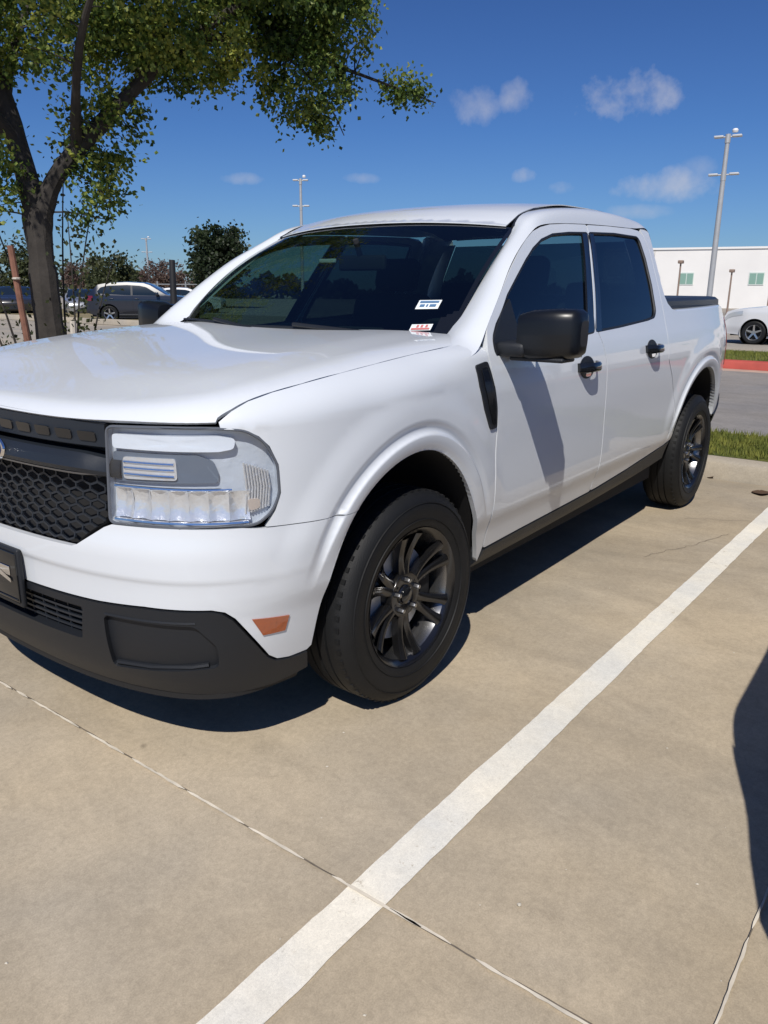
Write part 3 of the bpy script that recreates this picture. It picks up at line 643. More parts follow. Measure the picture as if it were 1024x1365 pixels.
# lamps
def lamp(sg):
    L = rounded([(.512, .732), (.512, .980), (.64, .984), (.836, .9845), (.900, .979), (.947, .950), (.9825, .889), (.9865, .81), (.964, .7645), (.922, .735), (.72, .7325)], .02, 4)
    mf = lambda off: (lambda s, z: wrap(s, z, off, False))
    housing = panel('headlight', L, mf(-.026), mat('lamp_housing', (.50, .54, .60), .28, coat=.7, bump=(28, 1)), truck, h=.03, mirror=sg < 0, ref=(1, .4, 0), depth=-.022)
    panel('lens', L, mf(-.001), LENS, housing, h=.03, mirror=sg < 0, ref=(1, .4, 0), depth=.004)
    rim = MB(); Q = np.array(L + L[:1]); W = wrap(Q[:, 0], Q[:, 1], -.003, False); W[:, 1] *= sg; rim.tube([tuple(q) for q in W], .0042, 6); rim.build('lens_edge', mat('lens_edge_grey', (.10, .11, .13), .3), housing)
    def plate(name, poly, o0, o1, m): b = MB(); slab(b, rounded(poly, .01, 3), o0, o1, sgn=sg); return b.build(name, m, housing)
    DRL = mat('light_guide', (.72, .76, .82), .22, coat=.6, bump=(30, .3))
    plate('light_guide', [(.525, .962), (.83, .966), (.875, .958), (.870, .932), (.83, .926), (.525, .926)], -.024, -.007, DRL)
    plate('lamp_bezel', [(.518, .916), (.77, .917), (.815, .90), (.828, .870), (.825, .846), (.518, .840)], -.025, -.016, mat('lamp_bezel_grey', (.12, .15, .20), .25))
    pr = plate('projector', [(.553, .905), (.712, .907), (.715, .852), (.553, .848)], -.018, -.011, SILVER)
    f = MB()
    for z in (.862, .878, .893): sz_tube(f, [(s, z) for s in np.linspace(.558, .708, 8)], .0035, -.009, sgn=sg)
    f.build('projector_fin', CHROME, pr)
    # faceted reflector bowls in the lower row
    r2 = random.Random(5)
    for k in range(7):
        s0 = .527 + k * .0540; b = MB(); rows = []
        for i in range(9):
            rows.append([wrap(s0 + .0540 * i / 8, .748 + .075 * j / 6, -.024 + .008 * (((i - 4) / 4) ** 2) + .007 * ((j - 3) / 3) ** 2 + .0019 * r2.uniform(-1, 1), False) * (1, sg, 1) for j in range(7)])
        b.grid(rows, smooth=True).build('reflector_bowl', SILVER, housing)
    b = MB()
    for k in range(9):
        a = .895 + .008 * k; sz_tube(b, [(a, .76 + .002 * k), (a + .006, .83), (a, .895 - .003 * k)], .0032, -.018, sgn=sg)
    b.build('corner_rib', SILVER, housing)
    b = MB(); sz_tube(b, [(s, .742) for s in np.linspace(.525, .90, 14)], .005, -.010, sgn=sg); sz_tube(b, [(s, .829) for s in np.linspace(.525, .86, 14)], .004, -.010, sgn=sg); b.build('chrome_strip', CHROME, housing)
    plate('turn_lamp', [(.90, .80), (.935, .80), (.935, .775), (.905, .768)], -.024, -.014, mat('amber_dim', (.50, .42, .36), .3))
    # side marker
    mk = MB(); slab(mk, hole_mk(1), -.006, .004, sgn=sg); mk.build('side_marker', mat('amber_marker', (.34, .08, .02), .25, coat=.8, bump=(60, .5)), truck)
lamp(1); lamp(-1)

# grille
gb = MB(); GB = [(-.504, .74), (-.504, .982), (-.25, .988), (0, .990), (.25, .988), (.504, .982), (.504, .74), (.492, .72), (.388, .650), (0, .645), (-.388, .650), (-.492, .72)]
grille = panel('grille', GB, lambda s, z: wrap(s, z, -.05, False), DARK, truck, h=.04, ref=(1, 0, 0), depth=-.045)
GR = mat('grille_grey', (.015, .019, .026), .42, bump=(500, .2))
hx = MB()
for row in range(10):
    z0 = .655 + row * .0225
    for c in range(-10, 11):
        s0 = c * .054 + (row % 2) * .027; hexp = [(s0 - .027, z0 + .0065), (s0 - .027, z0 - .0065), (s0, z0 - .016), (s0 + .027, z0 - .0065), (s0 + .027, z0 + .0065), (s0, z0 + .016)]
        ok = inpoly(np.array(hexp), [(-.50, .73), (-.50, .86), (.50, .86), (.50, .73), (.39, .652), (-.39, .652)])
        for i in range(3):
            a, b2 = hexp[i], hexp[i + 1]
            if ok[i] and ok[i + 1]:
                P = np.array([a, b2], float); Q = wrap(P[:, 0], P[:, 1], -.018, False); hx.tube([tuple(q) for q in Q], .0040, 4, cap=False)
hx.build('grille_mesh', GR, grille)
up = MB()
def slabS(b, poly, o0, o1): slab(b, poly, o0, o1)
up_rows = []
for s in np.linspace(-.504, .504, 41): up_rows.append([wrap(s, z, o, False) for z, o in ((.988, -.022), (.985, -.008), (.925, -.006), (.918, -.020), (.912, -.045))])
up.grid(up_rows)
uo = up.build('upper_bar', GR, grille)
for k in (-5, -4, -3, -2, -1, 0, 1, 2, 3, 4, 5):
    nb = MB(); s0 = k * .088
    slab(nb, rounded([(s0 - .034, .962), (s0 + .030, .962), (s0 + .036, .938), (s0 - .024, .938)], .008), -.010, -.0025); nb.build('bar_notch', GLOSSB, uo)
sp = MB(); rows = []
for s in np.linspace(-.545, .545, 45):
    t = sstep(.40, .53, abs(s)); zt = .905 - .012 * t; zb = .858 - .010 * t
    rows.append([wrap(s, z, o, False) for z, o in ((zt + .004, -.045), (zt, -.004 - .01 * t), (zt - .014, .012 - .02 * t), (zb + .012, .020 - .026 * t), (zb, .014 - .024 * t), (zb - .004, -.045))])
sp.grid(rows).build('grille_spar', GR, grille, sharp=25)
lip = MB(); lip.grid([[wrap(s, z, o, False) for z, o in ((.846, -.016), (.850, .010 - .024 * sstep(.4, .53, abs(s))), (.855, .012 - .024 * sstep(.4, .53, abs(s))), (.860, -.016))] for s in np.linspace(-.545, .545, 45)]).build('spar_lip', mat('satin_grey_trim', (.16, .16, .165), .35, metal=.5), grille)
# oval emblem
em = MB(); em.lathe([(0, .010), (.5, .0095), (.86, .006), (.90, .0)], 40, 'x'); M = Matrix.Translation((.862 + .022, 0, .885)) @ Matrix.Diagonal((1, .118, .048, 1))
em.v = [tuple(M @ Vector(q)) for q in em.v]; emo = em.build('emblem', mat('emblem_blue', (.01, .025, .09), .15, coat=1), grille)
er = MB(); er.tube([(.884, .110 * math.cos(a), .885 + .044 * math.sin(a)) for a in np.linspace(0, 2 * math.pi, 49)], .0055, 6); er.build('emblem_ring', CHROME, emo)

# lower bumper
LBH = [(0, .497), (.458, .502), (.604, .508), (.79, .505), (.818, .497), (.846, .474), (.886, .420), (.948, .338), (.978, .317), (1.03, .309), (1.10, .308), (1.112, .25), (.98, .235), (.85, .235), (.60, .245), (.3, .245), (0, .245)]
lbo = LBH + [(-s, z) for s, z in LBH[1:-1]][::-1]
fog = rounded([(.470, .470), (.742, .466), (.800, .400), (.800, .335), (.470, .310)], .018); fogm = [(-a, b2) for a, b2 in fog]
mid = rounded([(-.395, .480), (.395, .480), (.375, .378), (-.375, .378)], .012)
lb = panel('lower_bumper', lbo, lambda s, z: wrap(s, z, .004, False), BLACKP, truck, h=.03, holes=[fog, fogm, mid], ref=(1, 0, 0), depth=.04)
for q in (fog, fogm): panel('fog_pocket', q, lambda s, z: wrap(s, z, -.010, False), BLACKP, lb, h=.03, ref=(1, 0, 0), depth=.005)
for sg in (1, -1):
    t = MB(); sz_tube(t, [(s, .474) for s in np.linspace(.475, .745, 10)], .0055, .001, sgn=sg); sz_tube(t, [(.48, .322), (.6, .328), (.72, .336), (.77, .342)], .007, -.006, sgn=sg); t.build('pocket_trim', BLACKP, lb)
im = MB()
for z in (.395, .413, .431, .449, .467): sz_tube(im, [(s, z) for s in np.linspace(-.40, .40, 24)], .0042, -.02, n=4)
for s in np.linspace(-.36, .36, 13): sz_tube(im, [(s, .38), (s, .48)], .0036, -.022, n=4)
im.build('intake_mesh', GR, lb)
sp2 = MB(); rows = []
for s in np.linspace(-1.08, 1.08, 61):
    k = abs(s); rows.append([wrap(s, .247, .0, False), wrap(s, .222, .01 - .02 * sstep(.8, 1.1, k), False), wrap(s, .205 + .02 * sstep(.5, 1.05, k), -.02, False), wrap(s, .215, -.25, False)])
sp2.grid(rows).build('air_dam', DARK, lb)
# plate bracket with a blank black plate
pb = MB(); pb.rbox(.892, .908, -.155, .155, .425, .602, .006); po = pb.build('plate_bracket', BLACKP, truck)
pf = MB(); pf.rbox(.9075, .912, -.148, .148, .440, .592, .004); pf.rbox(.911, .915, -.14, .14, .445, .452, .002); pfo = pf.build('plate_cover', GLOSSB, po)
mk_ = MB(); mk_.rbox(.9125, .9155, .060, .115, .520, .548, .001, M=None); mk_.add([(.9165, .055, .515), (.9165, .120, .500), (.9165, .118, .512), (.9165, .058, .530)], [(0, 1, 2, 3)]); mk_.build('plate_mark', CHROME, pfo)

# door mirrors
def mirror_(sg):
    rows = []
    prof = [(.0, .45, .35), (.05, .85, .80), (.25, .98, .95), (.62, 1.0, 1.0), (.90, .95, .93), (.975, .80, .78), (1.0, .50, .5)]
    for t, sh, sdp in prof:
        y = .955 + .215 * t; cz = 1.172 + .010 * t; hz = .084 * sh; hx_ = .085 * sdp; cx = -.545 - .035 * t
        r = []
        for k in range(28):
            a = 2 * math.pi * k / 28; ca, sa = math.cos(a), math.sin(a); p = 4.4
            rx = hx_ * abs(ca) ** (2 / p) * (1 if ca >= 0 else -1); rz = hz * abs(sa) ** (2 / p) * (1 if sa >= 0 else -1)
            if rx < 0: rx *= .45
            r.append((cx + rx, sg * y, cz + rz + .0))
        rows.append(r + [r[0]])
    b = MB(); b.grid(rows); b.add(rows[0][:-1], [tuple(range(28))]); b.add(rows[-1][:-1], [tuple(range(28))], True)
    mo = b.build('side_mirror', mat('mirror_shell', (.006, .007, .009), .34), truck, sharp=50)
    a = MB(); a.rbox(-.63, -.47, .885, 1.0, 1.100, 1.150, .018); a.rbox(-.60, -.50, .93, 1.13, 1.086, 1.102, .007)
    if sg < 0: a.v = [(x, -y, z) for x, y, z in a.v]
    a.build('mirror_arm', BLACKP, mo)
    g = MB(); g.rbox(-.622, -.616, .98, 1.145, 1.10, 1.245, .003)
    if sg < 0: g.v = [(x, -y, z) for x, y, z in g.v]
    g.build('mirror_glass', mat('mirror_glass', (.7, .72, .74), .03, metal=1), mo)
    sl = MB(); slab(sl, [(2.005, 1.107), (2.008, 1.160), (2.11, 1.247), (2.19, 1.290), (2.21, 1.115)], -.006, .004, sgn=sg); sl.build('mirror_sail', BLACKP, mo)
mirror_(1); mirror_(-1)

# wheels
def make_wheel():
    w = empty('wheel', (0, .90, .355)); w.parent = truck
    t = MB(); prof = [(.226, -.018), (.233, -.006), (.240, .001), (.262, .004), (.290, .009), (.310, .008), (.326, .002), (.337, -.006), (.347, -.016), (.3525, -.026), (.355, -.038), (.356, -.050),
                      (.3565, -.066), (.350, -.067), (.350, -.074), (.3565, -.075), (.357, -.103), (.350, -.104), (.350, -.112), (.357, -.113), (.3565, -.141), (.350, -.142), (.350, -.149), (.3565, -.150),
                      (.356, -.166), (.355, -.178), (.3525, -.190), (.347, -.200), (.326, -.216), (.290, -.222), (.240, -.215), (.226, -.2)]
    t.lathe(prof, 96, closed=False)
    # shoulder lugs
    for k in range(60):
        a = 2 * math.pi * k / 60; M = Matrix.Rotation(-a, 4, 'Y')
        t.box(.340, .3545, -.046, -.020, -.0075, .0075, M)
    for rr_ in (.262, .316): t.lathe([(rr_ - .0015, .0035), (rr_, .0075 if rr_ < .3 else .0095), (rr_ + .0015, .0035)], 96)
    tyre = t.build('tyre', RUBBER, w, sharp=40)
    r = MB(); r.lathe([(.212, -.022), (.222, -.008), (.2335, -.001), (.2335, -.010), (.226, -.02)], 96)
    bl_ = MB(); bl_.lathe([(.205, -.2), (.206, -.12), (.198, -.10), (.2, -.05), (.2125, -.0215)], 96); bl_.build('rim_barrel', mat('machined_alloy', (.24, .24, .245), .24, metal=.9), w)
    # split spokes
    for k in range(6):
        for off in (-1, 1):
            a0 = math.radians(90 + 60 * k + off * 7); a1 = math.radians(90 + 60 * k + off * 10)
            rows = []
            for t_ in np.linspace(0, 1, 9):
                rad = .055 + .158 * t_; an = a0 + (a1 - a0) * t_ ** .8; c, s_ = math.cos(an), math.sin(an); wd = .0175 - .003 * math.sin(t_ * 3.1) + .003 * (t_ > .9); y = -.040 + .030 * t_ ** 1.3 - .012 * math.sin(t_ * 3.14)
                n = np.array((-s_, 0, c)); p = np.array((rad * c, y, rad * s_))
                rows.append([p - n * wd + (0, -.03, 0), p - n * wd + (0, -.004, 0), p - n * (wd * .35) + (0, .002, 0), p + n * (wd * .35) + (0, .002, 0), p + n * wd + (0, -.004, 0), p + n * wd + (0, -.03, 0)])
            r.grid(rows)
    r.lathe([(0, -.040), (.030, -.040), (.034, -.044), (.050, -.038), (.074, -.040), (.080, -.052), (.080, -.09)], 48)
    rim = r.build('rim', RIMM, w, sharp=40)
    c = MB(); c.lathe([(0, -.028), (.020, -.029), (.028, -.033), (.030, -.042)], 32); c.build('centre_cap', GLOSSB, rim)
    for k in range(5):
        a = 2 * math.pi * k / 5 + .3; n = MB(); n.lathe([(0, -.020), (.007, -.021), (.010, -.026), (.0105, -.044)], 6, c=(.054 * math.cos(a), 0, .054 * math.sin(a))); n.build('lug_nut', mat('lug_nut_steel', (.35, .35, .35), .3, metal=1), rim)
    d = MB(); d.lathe([(.06, -.082), (.158, -.082), (.160, -.088), (.158, -.105), (.06, -.105)], 64); d.build('brake_disc', mat('disc_steel', (.85, .85, .84), .42, metal=.5), w)
    q = MB(); q.rbox(-.170, -.10, -.13, -.060, -.075, .075, .015); q.build('brake_caliper', DARK, w)
    h = MB(); h.lathe([(0, -.13), (.17, -.13), (.19, -.2)], 48); h.build('backing_plate', DARK, w)
    return w
W0 = make_wheel()
for (x, y, rz) in ((-3.076, .90, 0), (0, -.90, math.pi), (-3.076, -.90, math.pi)):
    c = copy_tree(W0, truck); c.location = (x, y, .355); c.rotation_euler = (0, rnd.uniform(0, 1), rz)
W0.rotation_euler = (0, 0, math.radians(-1.5))
for c in truck.children:
    if c.name.startswith('wheel') and c.type == 'EMPTY' and c is not W0: pass

# inner dark masses and chassis
ub = MB()
ub.box(.42, .70, -.46, .46, .26, .90); ub.box(-.50, .42, -.42, .42, .24, .96); ub.box(-2.55, -.50, -.80, .80, .27, .42)
ub.box(-4.05, -2.55, -.42, .42, .32, .62); ub.box(-.56, -.50, -.80, .80, .42, 1.02); ub.box(-2.50, -2.44, -.80, .80, .42, 1.19)
ub.box(.78, .80, -.45, .45, .26, .60)
ub.build('chassis', DARK, truck)
bd = MB(); bd.box(-4.05, -2.50, -.60, .60, .62, .66); bd.box(-3.80, -2.50, .72, .74, .66, 1.2); bd.box(-3.80, -2.50, -.74, -.72, .66, 1.2); bd.box(-4.08, -4.05, -.55, .55, .66, 1.2); bd.build('bed_liner', DARK, truck)
# soft black bed cover standing proud of the rails
tn = MB(); rows = []
for x, zt, w in ((-2.52, 1.262, .79), (-2.56, 1.292, .79), (-3.2, 1.297, .785), (-3.8, 1.300, .75), (-3.93, 1.297, .72), (-4.03, 1.262, .68), (-4.07, 1.236, .66)):
    rows.append([(x, -w, 1.232), (x, -w + .004, zt - .02), (x, -w + .025, zt - .004), (x, -w + .07, zt), (x, 0, zt + .004), (x, w - .07, zt), (x, w - .025, zt - .004), (x, w - .004, zt - .02), (x, w, 1.232)])
tn.grid(rows); tn.add(rows[0], [tuple(range(9))]); tn.add(rows[-1], [tuple(range(9))]); tno = tn.build('bed_cover', mat('cover_vinyl', (.018, .022, .030), .42, bump=(120, .4)), truck, sharp=30)
for sg in (1, -1):
    t2 = MB(); t2.tube([(-2.55, sg * .795, 1.238), (-3.2, sg * .79, 1.238), (-3.78, sg * .757, 1.238)], .009, 6); t2.build('cover_rail', BLACKP, tno)

# interior
INT = mat('cabin_dark', (.022, .023, .026), .7); SEAT = mat('seat_cloth', (.035, .037, .042), .85, bump=(300, .4))
da = MB(); da.grid([[(x, k * .74, z - .03 * k * k * (x > -.6)) for x, z in ((-.47, 1.09), (-.60, 1.10), (-.80, 1.085), (-.86, 1.04), (-.87, .9), (-.82, .62))] for k in np.linspace(-1, 1, 13)]); da.rbox(-.88, -.80, .22, .52, 1.05, 1.125, .02); da.rbox(-.86, -.835, -.14, .12, 1.0, 1.16, .01); da.build('dashboard', INT, truck)
swb = MB(); cxs = Vector((-1.0, .37, 1.03)); ax = Vector((.45, 0, -.25)).normalized(); e1 = Vector((0, 1, 0)); e2 = ax.cross(e1)
swb.tube([tuple(cxs + (e1 * math.cos(a) + e2 * math.sin(a)) * .185) for a in np.linspace(0, 2 * math.pi, 41)], .015, 8); swb.tube([tuple(cxs - e1 * .18), tuple(cxs + e1 * .18)], .016, 6); swb.tube([tuple(cxs), tuple(cxs - e2 * .18)], .016, 6); swb.tube([tuple(cxs), tuple(cxs + ax * .22)], .04, 8); swb.build('steering_wheel', INT, truck)
for (x, y, w) in ((-1.45, .38, .25), (-1.45, -.38, .25)):
    s = MB(); s.rbox(x - .05, x + .45, y - w, y + w, .60, .78, .05); M = Matrix.Translation((x, y, .74)) @ Matrix.Rotation(math.radians(-14), 4, 'Y'); s.rbox(-.09, .05, -w + .01, w - .01, 0, .58, .05, M); s.rbox(-.07, .03, -.13, .13, .60, .77, .04, M); s.tube([tuple(M @ Vector((-.02, -.05, .5))), tuple(M @ Vector((-.02, -.05, .65)))], .007, 6); s.tube([tuple(M @ Vector((-.02, .05, .5))), tuple(M @ Vector((-.02, .05, .65)))], .007, 6); s.build('seat', SEAT, truck)
s = MB(); s.rbox(-2.20, -1.75, -.66, .66, .60, .76, .05); M = Matrix.Translation((-2.22, 0, .74)) @ Matrix.Rotation(math.radians(-10), 4, 'Y'); s.rbox(-.09, .04, -.66, .66, 0, .52, .05, M)
for y in (-.42, 0, .42): s.rbox(-.07, .03, y - .12, y + .12, .50, .64, .035, M)
s.build('rear_seat', SEAT, truck)
hl = MB(); hl.grid([[(x, k * .60, roofz(np.array(x), np.array(k * .6)) - .03) for x in np.linspace(-1.0, -2.45, 12)] for k in np.linspace(-1, 1, 9)]); hl.build('headliner', mat('headliner_grey', (.10, .10, .105), .9), truck)
rm = MB(); M = Matrix.Translation((-.80, .04, 1.430)) @ Matrix.Rotation(.10, 4, 'Z'); rm.rbox(-.012, .012, -.120, .120, -.032, .032, .012, M); rm.tube([(-.80, .03, 1.455), (-.765, .03, 1.525)], .012, 8); rmo = rm.build('rear_view_mirror', INT, truck)
sv = MB(); sv.rbox(-.79, -.778, -.190, -.095, 1.432, 1.450, .004); sv.build('white_strip', SW, rmo)  # small white strip on the passenger side of the mirror
an = MB(); an.tube([(-2.25, .0, 1.69), (-2.26, 0, 1.72), (-2.30, 0, 1.745)], [.022, .014, .006], 8); an.build('antenna', BLACKP, truck)

# ------------------------------------------------------------------ ground
def nodes_of(name, rough=.9):
    m = bpy.data.materials.new(name); m.use_nodes = True; nt = m.node_tree; b = nt.nodes['Principled BSDF']; b.inputs['Roughness'].default_value = rough; MATS[name] = m; return m, nt, b
def concrete(name, base, scale=1.0, stain=.16, drips=False, chips=False):
    m, nt, b = nodes_of(name, .88); N = nt.nodes; L = nt.links
    b.inputs['Specular IOR Level'].default_value = .3
    tc = N.new('ShaderNodeTexCoord')
    def noise(sc, det, ro=.55, vec=None, dist=0):
        n = N.new('ShaderNodeTexNoise'); n.inputs['Scale'].default_value = sc; n.inputs['Detail'].default_value = det; n.inputs['Roughness'].default_value = ro; n.inputs['Distortion'].default_value = dist
        L.new(vec or tc.outputs['Object'], n.inputs['Vector']); return n.outputs['Fac']
    def rng(x, a, bb, c, d):
        r = N.new('ShaderNodeMapRange'); r.inputs[1].default_value = a; r.inputs[2].default_value = bb; r.inputs[3].default_value = c; r.inputs[4].default_value = d; L.new(x, r.inputs[0]); return r.outputs[0]
    def mul(x, y):
        k = N.new('ShaderNodeMath'); k.operation = 'MULTIPLY'
        for i, q in enumerate((x, y)):
            if isinstance(q, (int, float)): k.inputs[i].default_value = q
            else: L.new(q, k.inputs[i])
        return k.outputs[0]
    mp = N.new('ShaderNodeMapping'); mp.inputs['Scale'].default_value = (1, .45, 1); L.new(tc.outputs['Object'], mp.inputs[0])
    big = rng(noise(.45 * scale, 5, .6, dist=.6), .35, .7, 1 + stain * .5, 1 - stain)
    mid = rng(noise(2.3 * scale, 8, .65, mp.outputs[0], dist=1.2), .35, .68, 1 + stain * .55, 1 - stain * .75)
    fin = rng(noise(17 * scale, 8, .75, dist=.8), .3, .7, .90, 1.09); gra = rng(noise(260 * scale, 3, .7), .25, .75, .84, 1.16)
    spot = rng(noise(70 * scale, 4, .7, dist=.5), .30, .62, .90, 1.07)
    f = mul(mul(mul(mul(big, mid), fin), gra), spot)
    mixc = N.new('ShaderNodeMix'); mixc.data_type = 'RGBA'; L.new(rng(noise(.9 * scale, 4), .35, .65, 0, 1), mixc.inputs[0])
    mixc.inputs[6].default_value = (*base, 1); mixc.inputs[7].default_value = (base[0] * .84, base[1] * .88, base[2] * .96, 1)
    if drips:      # old oil drops, scattered
        vo = N.new('ShaderNodeTexVoronoi'); vo.inputs['Scale'].default_value = 2.6; L.new(tc.outputs['Object'], vo.inputs['Vector'])
        wob = N.new('ShaderNodeMath'); wob.operation = 'ADD'; L.new(vo.outputs['Distance'], wob.inputs[0]); L.new(rng(noise(40, 4, .7), .3, .7, -.012, .012), wob.inputs[1]); f = mul(f, rng(wob.outputs[0], .018, .045, .66, 1.0))
    csrc = mixc.outputs[2]
    if chips:      # worn through to the slab
        cm = N.new('ShaderNodeMix'); cm.data_type = 'RGBA'; L.new(mul(rng(noise(26, 6, .75, dist=.4), .60, .66, 0, .75), rng(noise(2.2, 3), .42, .6, 0, 1)), cm.inputs[0]); L.new(mixc.outputs[2], cm.inputs[6]); cm.inputs[7].default_value = (.40, .34, .25, 1); csrc = cm.outputs[2]
    v = N.new('ShaderNodeVectorMath'); v.operation = 'SCALE'; L.new(csrc, v.inputs[0]); L.new(f, v.inputs['Scale']); L.new(v.outputs[0], b.inputs['Base Color'])
    bp = N.new('ShaderNodeBump'); bp.inputs['Strength'].default_value = .35; bp.inputs['Distance'].default_value = .0015; L.new(noise(150 * scale, 4, .7), bp.inputs['Height']); L.new(bp.outputs[0], b.inputs['Normal'])
    return m
CON = concrete('concrete', (.44, .362, .255), 1.0, .18, drips=True)
CON2 = concrete('kerb_concrete', (.40, .345, .265), 1.3, .12)
ROADM = concrete('road_concrete', (.27, .245, .215), .5, .2)
FARM = concrete('far_lot_concrete', (.36, .315, .25), .4, .15)
def sheet(name, pts, z, m, kind='structure', n=1):
    b = MB(); b.add([(x, y, z if not callable(z) else z(x, y)) for x, y in pts], [tuple(range(len(pts)))]); o = b.build(name, m); tag(o, kind=kind); return o
# the ground: level under the lot, easing down beyond the far lawn
def gz(x, y): return -.02 - .115 * float(sstep(-13.5, -22, x))
xs = [400, 60, 12, 0, -4, -13.3, -15, -17, -19, -21, -23, -40, -80, -160, -500, -1500]; ys = [-1800, -500, -160, -60, -20, -8, 0, 8, 20, 60, 160, 500]
b = MB(); b.grid([[(x, y, gz(x, y)) for y in ys] for x in xs]); tag(b.build('ground', FARM), kind='structure')
sheet('parking_lot', [(-3.98, -14), (30, -14), (30, 24), (-3.98, 24)], 0, CON)
sheet('side_lot', [(-13.2, -60), (60, -60), (60, -14.004), (-13.2, -14.004)], -.002, FARM)
sheet('drive_lane', [(-13.2, -14.0), (-5.45, -14.0), (-5.45, 30), (-13.2, 30)], -.003, ROADM)
# lot markings and joints
LINE = concrete('line_paint', (.78, .73, .62), 3, .07, chips=True)
def stripe(y0, x0, x1, slope=0.0):
    b = MB(); n = int(abs(x1 - x0) / .03); r2 = random.Random(int(y0 * 10) + 5); V = []; e0 = e1 = 0
    for i in range(n + 1):
        x = x0 + (x1 - x0) * i / n; e0 = e0 * .7 + r2.uniform(-.0016, .0016); e1 = e1 * .7 + r2.uniform(-.0016, .0016); V += [(x, y0 + e0 + (.8 - x) * slope, .004), (x, y0 + .1 + e1 + (.8 - x) * slope, .004)]
    b.add(V, [(2 * i, 2 * i + 1, 2 * i + 3, 2 * i + 2) for i in range(n)]); o = b.build('parking_line', LINE); tag(o, kind='structure')
for y0, x0, x1 in ((1.283, .809, 5.6), (-1.50, .809, 5.6), (1.283, -3.9, .801), (-1.50, -3.9, .801), (4.0, -3.9, 5.6), (-4.25, -3.9, 5.6)): stripe(y0, x0, x1, .009 if y0 == 1.283 else 0)
def joint(name, a, bb, w, m, seed, wob=.004, z=.006):
    r2 = random.Random(seed); A = Vector(a); B = Vector(bb); n = int((B - A).length / .03); t = (B - A).normalized(); p = Vector((-t.y, t.x)); V = []; ph = [r2.uniform(0, 6) for _ in range(3)]
    for i in range(n + 1):
        u = i * .03; c = A + (B - A) * i / n + p * (wob * (math.sin(u * 3 + ph[0]) + .6 * math.sin(u * 11 + ph[1]) + .5 * r2.uniform(-1, 1)) * .5); ww = w * (.75 + .5 * r2.random()) / 2
        V += [(c.x - p.x * ww, c.y - p.y * ww, z), (c.x + p.x * ww, c.y + p.y * ww, z)]
    bmb = MB(); bmb.add(V, [(2 * i, 2 * i + 1, 2 * i + 3, 2 * i + 2) for i in range(n)]); o = bmb.build(name, m); tag(o, kind='structure'); return o
JL = mat('joint_chalky', (.62, .56, .46), .9, noise=(14, .3, 6)); JD = mat('joint_dark', (.15, .125, .095), .95, noise=(20, .4, 5))
def dashed(name, x0, ya, yb, along_x, w, seed, lo, hi, gap):
    r2 = random.Random(seed); t = ya; V = []; F = []
    while t < yb:
        L_ = r2.uniform(lo, hi); n = max(2, int(L_ / .02)); b0 = len(V); c0 = r2.uniform(-.002, .002)
        for i in range(n + 1):
            u = t + L_ * i / n; c = x0 + c0 + r2.uniform(-.0012, .0012); ww = w * (r2.uniform(.6, 1.1) if 0 < i < n else .2) / 2
            V += [(u, c - ww, .0075), (u, c + ww, .0075)] if along_x else [(c - ww, u, .0075), (c + ww, u, .0075)]
        F += [(b0 + 2 * i, b0 + 2 * i + 1, b0 + 2 * i + 3, b0 + 2 * i + 2) for i in range(n)]; t += L_ + r2.uniform(*gap)
    o = MB().add(V, F).build(name, JL); tag(o, kind='stuff'); return o
dashed('joint_filler', .807, -13.5, 1.27, False, .0085, 3, .06, .30, (.01, .09)); dashed('joint_filler', .807, 1.40, 13.5, False, .0085, 4, .10, .35, (.01, .07))
dashed('joint_filler', 2.048, -3.9, 12, True, .0065, 6, .4, 1.2, (.005, .03)); dashed('joint_filler', -1.0, -3.9, 12, True, .0045, 8, .4, 1.2, (.005, .03))
for x in (.805, 4.7): joint('joint_gap', (x, -13.9), (x, 14), .0042, JD, 5, .004, .0065)
for y in (2.050, -1.005, 5.6, -4.6): joint('joint_gap', (-3.95, y), (29, y - .02), .0028, JD, int(y * 7) + 41, .003, .0065)
# hairline cracks
for k, (a_, b_) in enumerate((((-1.9, 1.05), (-2.6, 1.28)), ((-2.75, .98), (-2.95, 1.32)), ((1.1, .2), (1.5, .9)))): joint('hairline_crack', a_, b_, .0022, JD, 90 + k, .035, .0032)
# pale scuffs beside the wheel track
PM = mat('pebble', (.50, .46, .38), .9); PD = mat('dead_leaf', (.09, .05, .025), .8)
r3 = random.Random(11)
def pebble(x, y, s, m, flat=.6, name='pebble'):
    bm = bmesh.new(); bmesh.ops.create_icosphere(bm, subdivisions=1, radius=s)
    for v in bm.verts: v.co = Vector((v.co.x * r3.uniform(.8, 1.3), v.co.y * r3.uniform(.7, 1.1), v.co.z * flat * r3.uniform(.8, 1.1)))
    me = bpy.data.meshes.new(name); bm.to_mesh(me); bm.free(); o = link(name, me, m); o.location = (x, y, s * flat * .8 + .001); return o
peb = [pebble(r3.uniform(-3.5, 1.6), r3.uniform(.95, 3.2), r3.uniform(.003, .006), PM) for _ in range(1)]
src = MB()
for _ in range(170):
    x, y, s_ = r3.uniform(-3.8, 1.9), r3.uniform(-1.2, 3.2), r3.uniform(.0015, .0042)
    a = [(x + s_ * math.cos(k * 1.257 + .3) * r3.uniform(.7, 1.2), y + s_ * math.sin(k * 1.257) * r3.uniform(.7, 1.2), .001) for k in range(5)]; src.add(a + [(x, y, s_ * .9)], [(k, (k + 1) % 5, 5) for k in range(5)])
tag(src.build('grit', PM), kind='stuff')
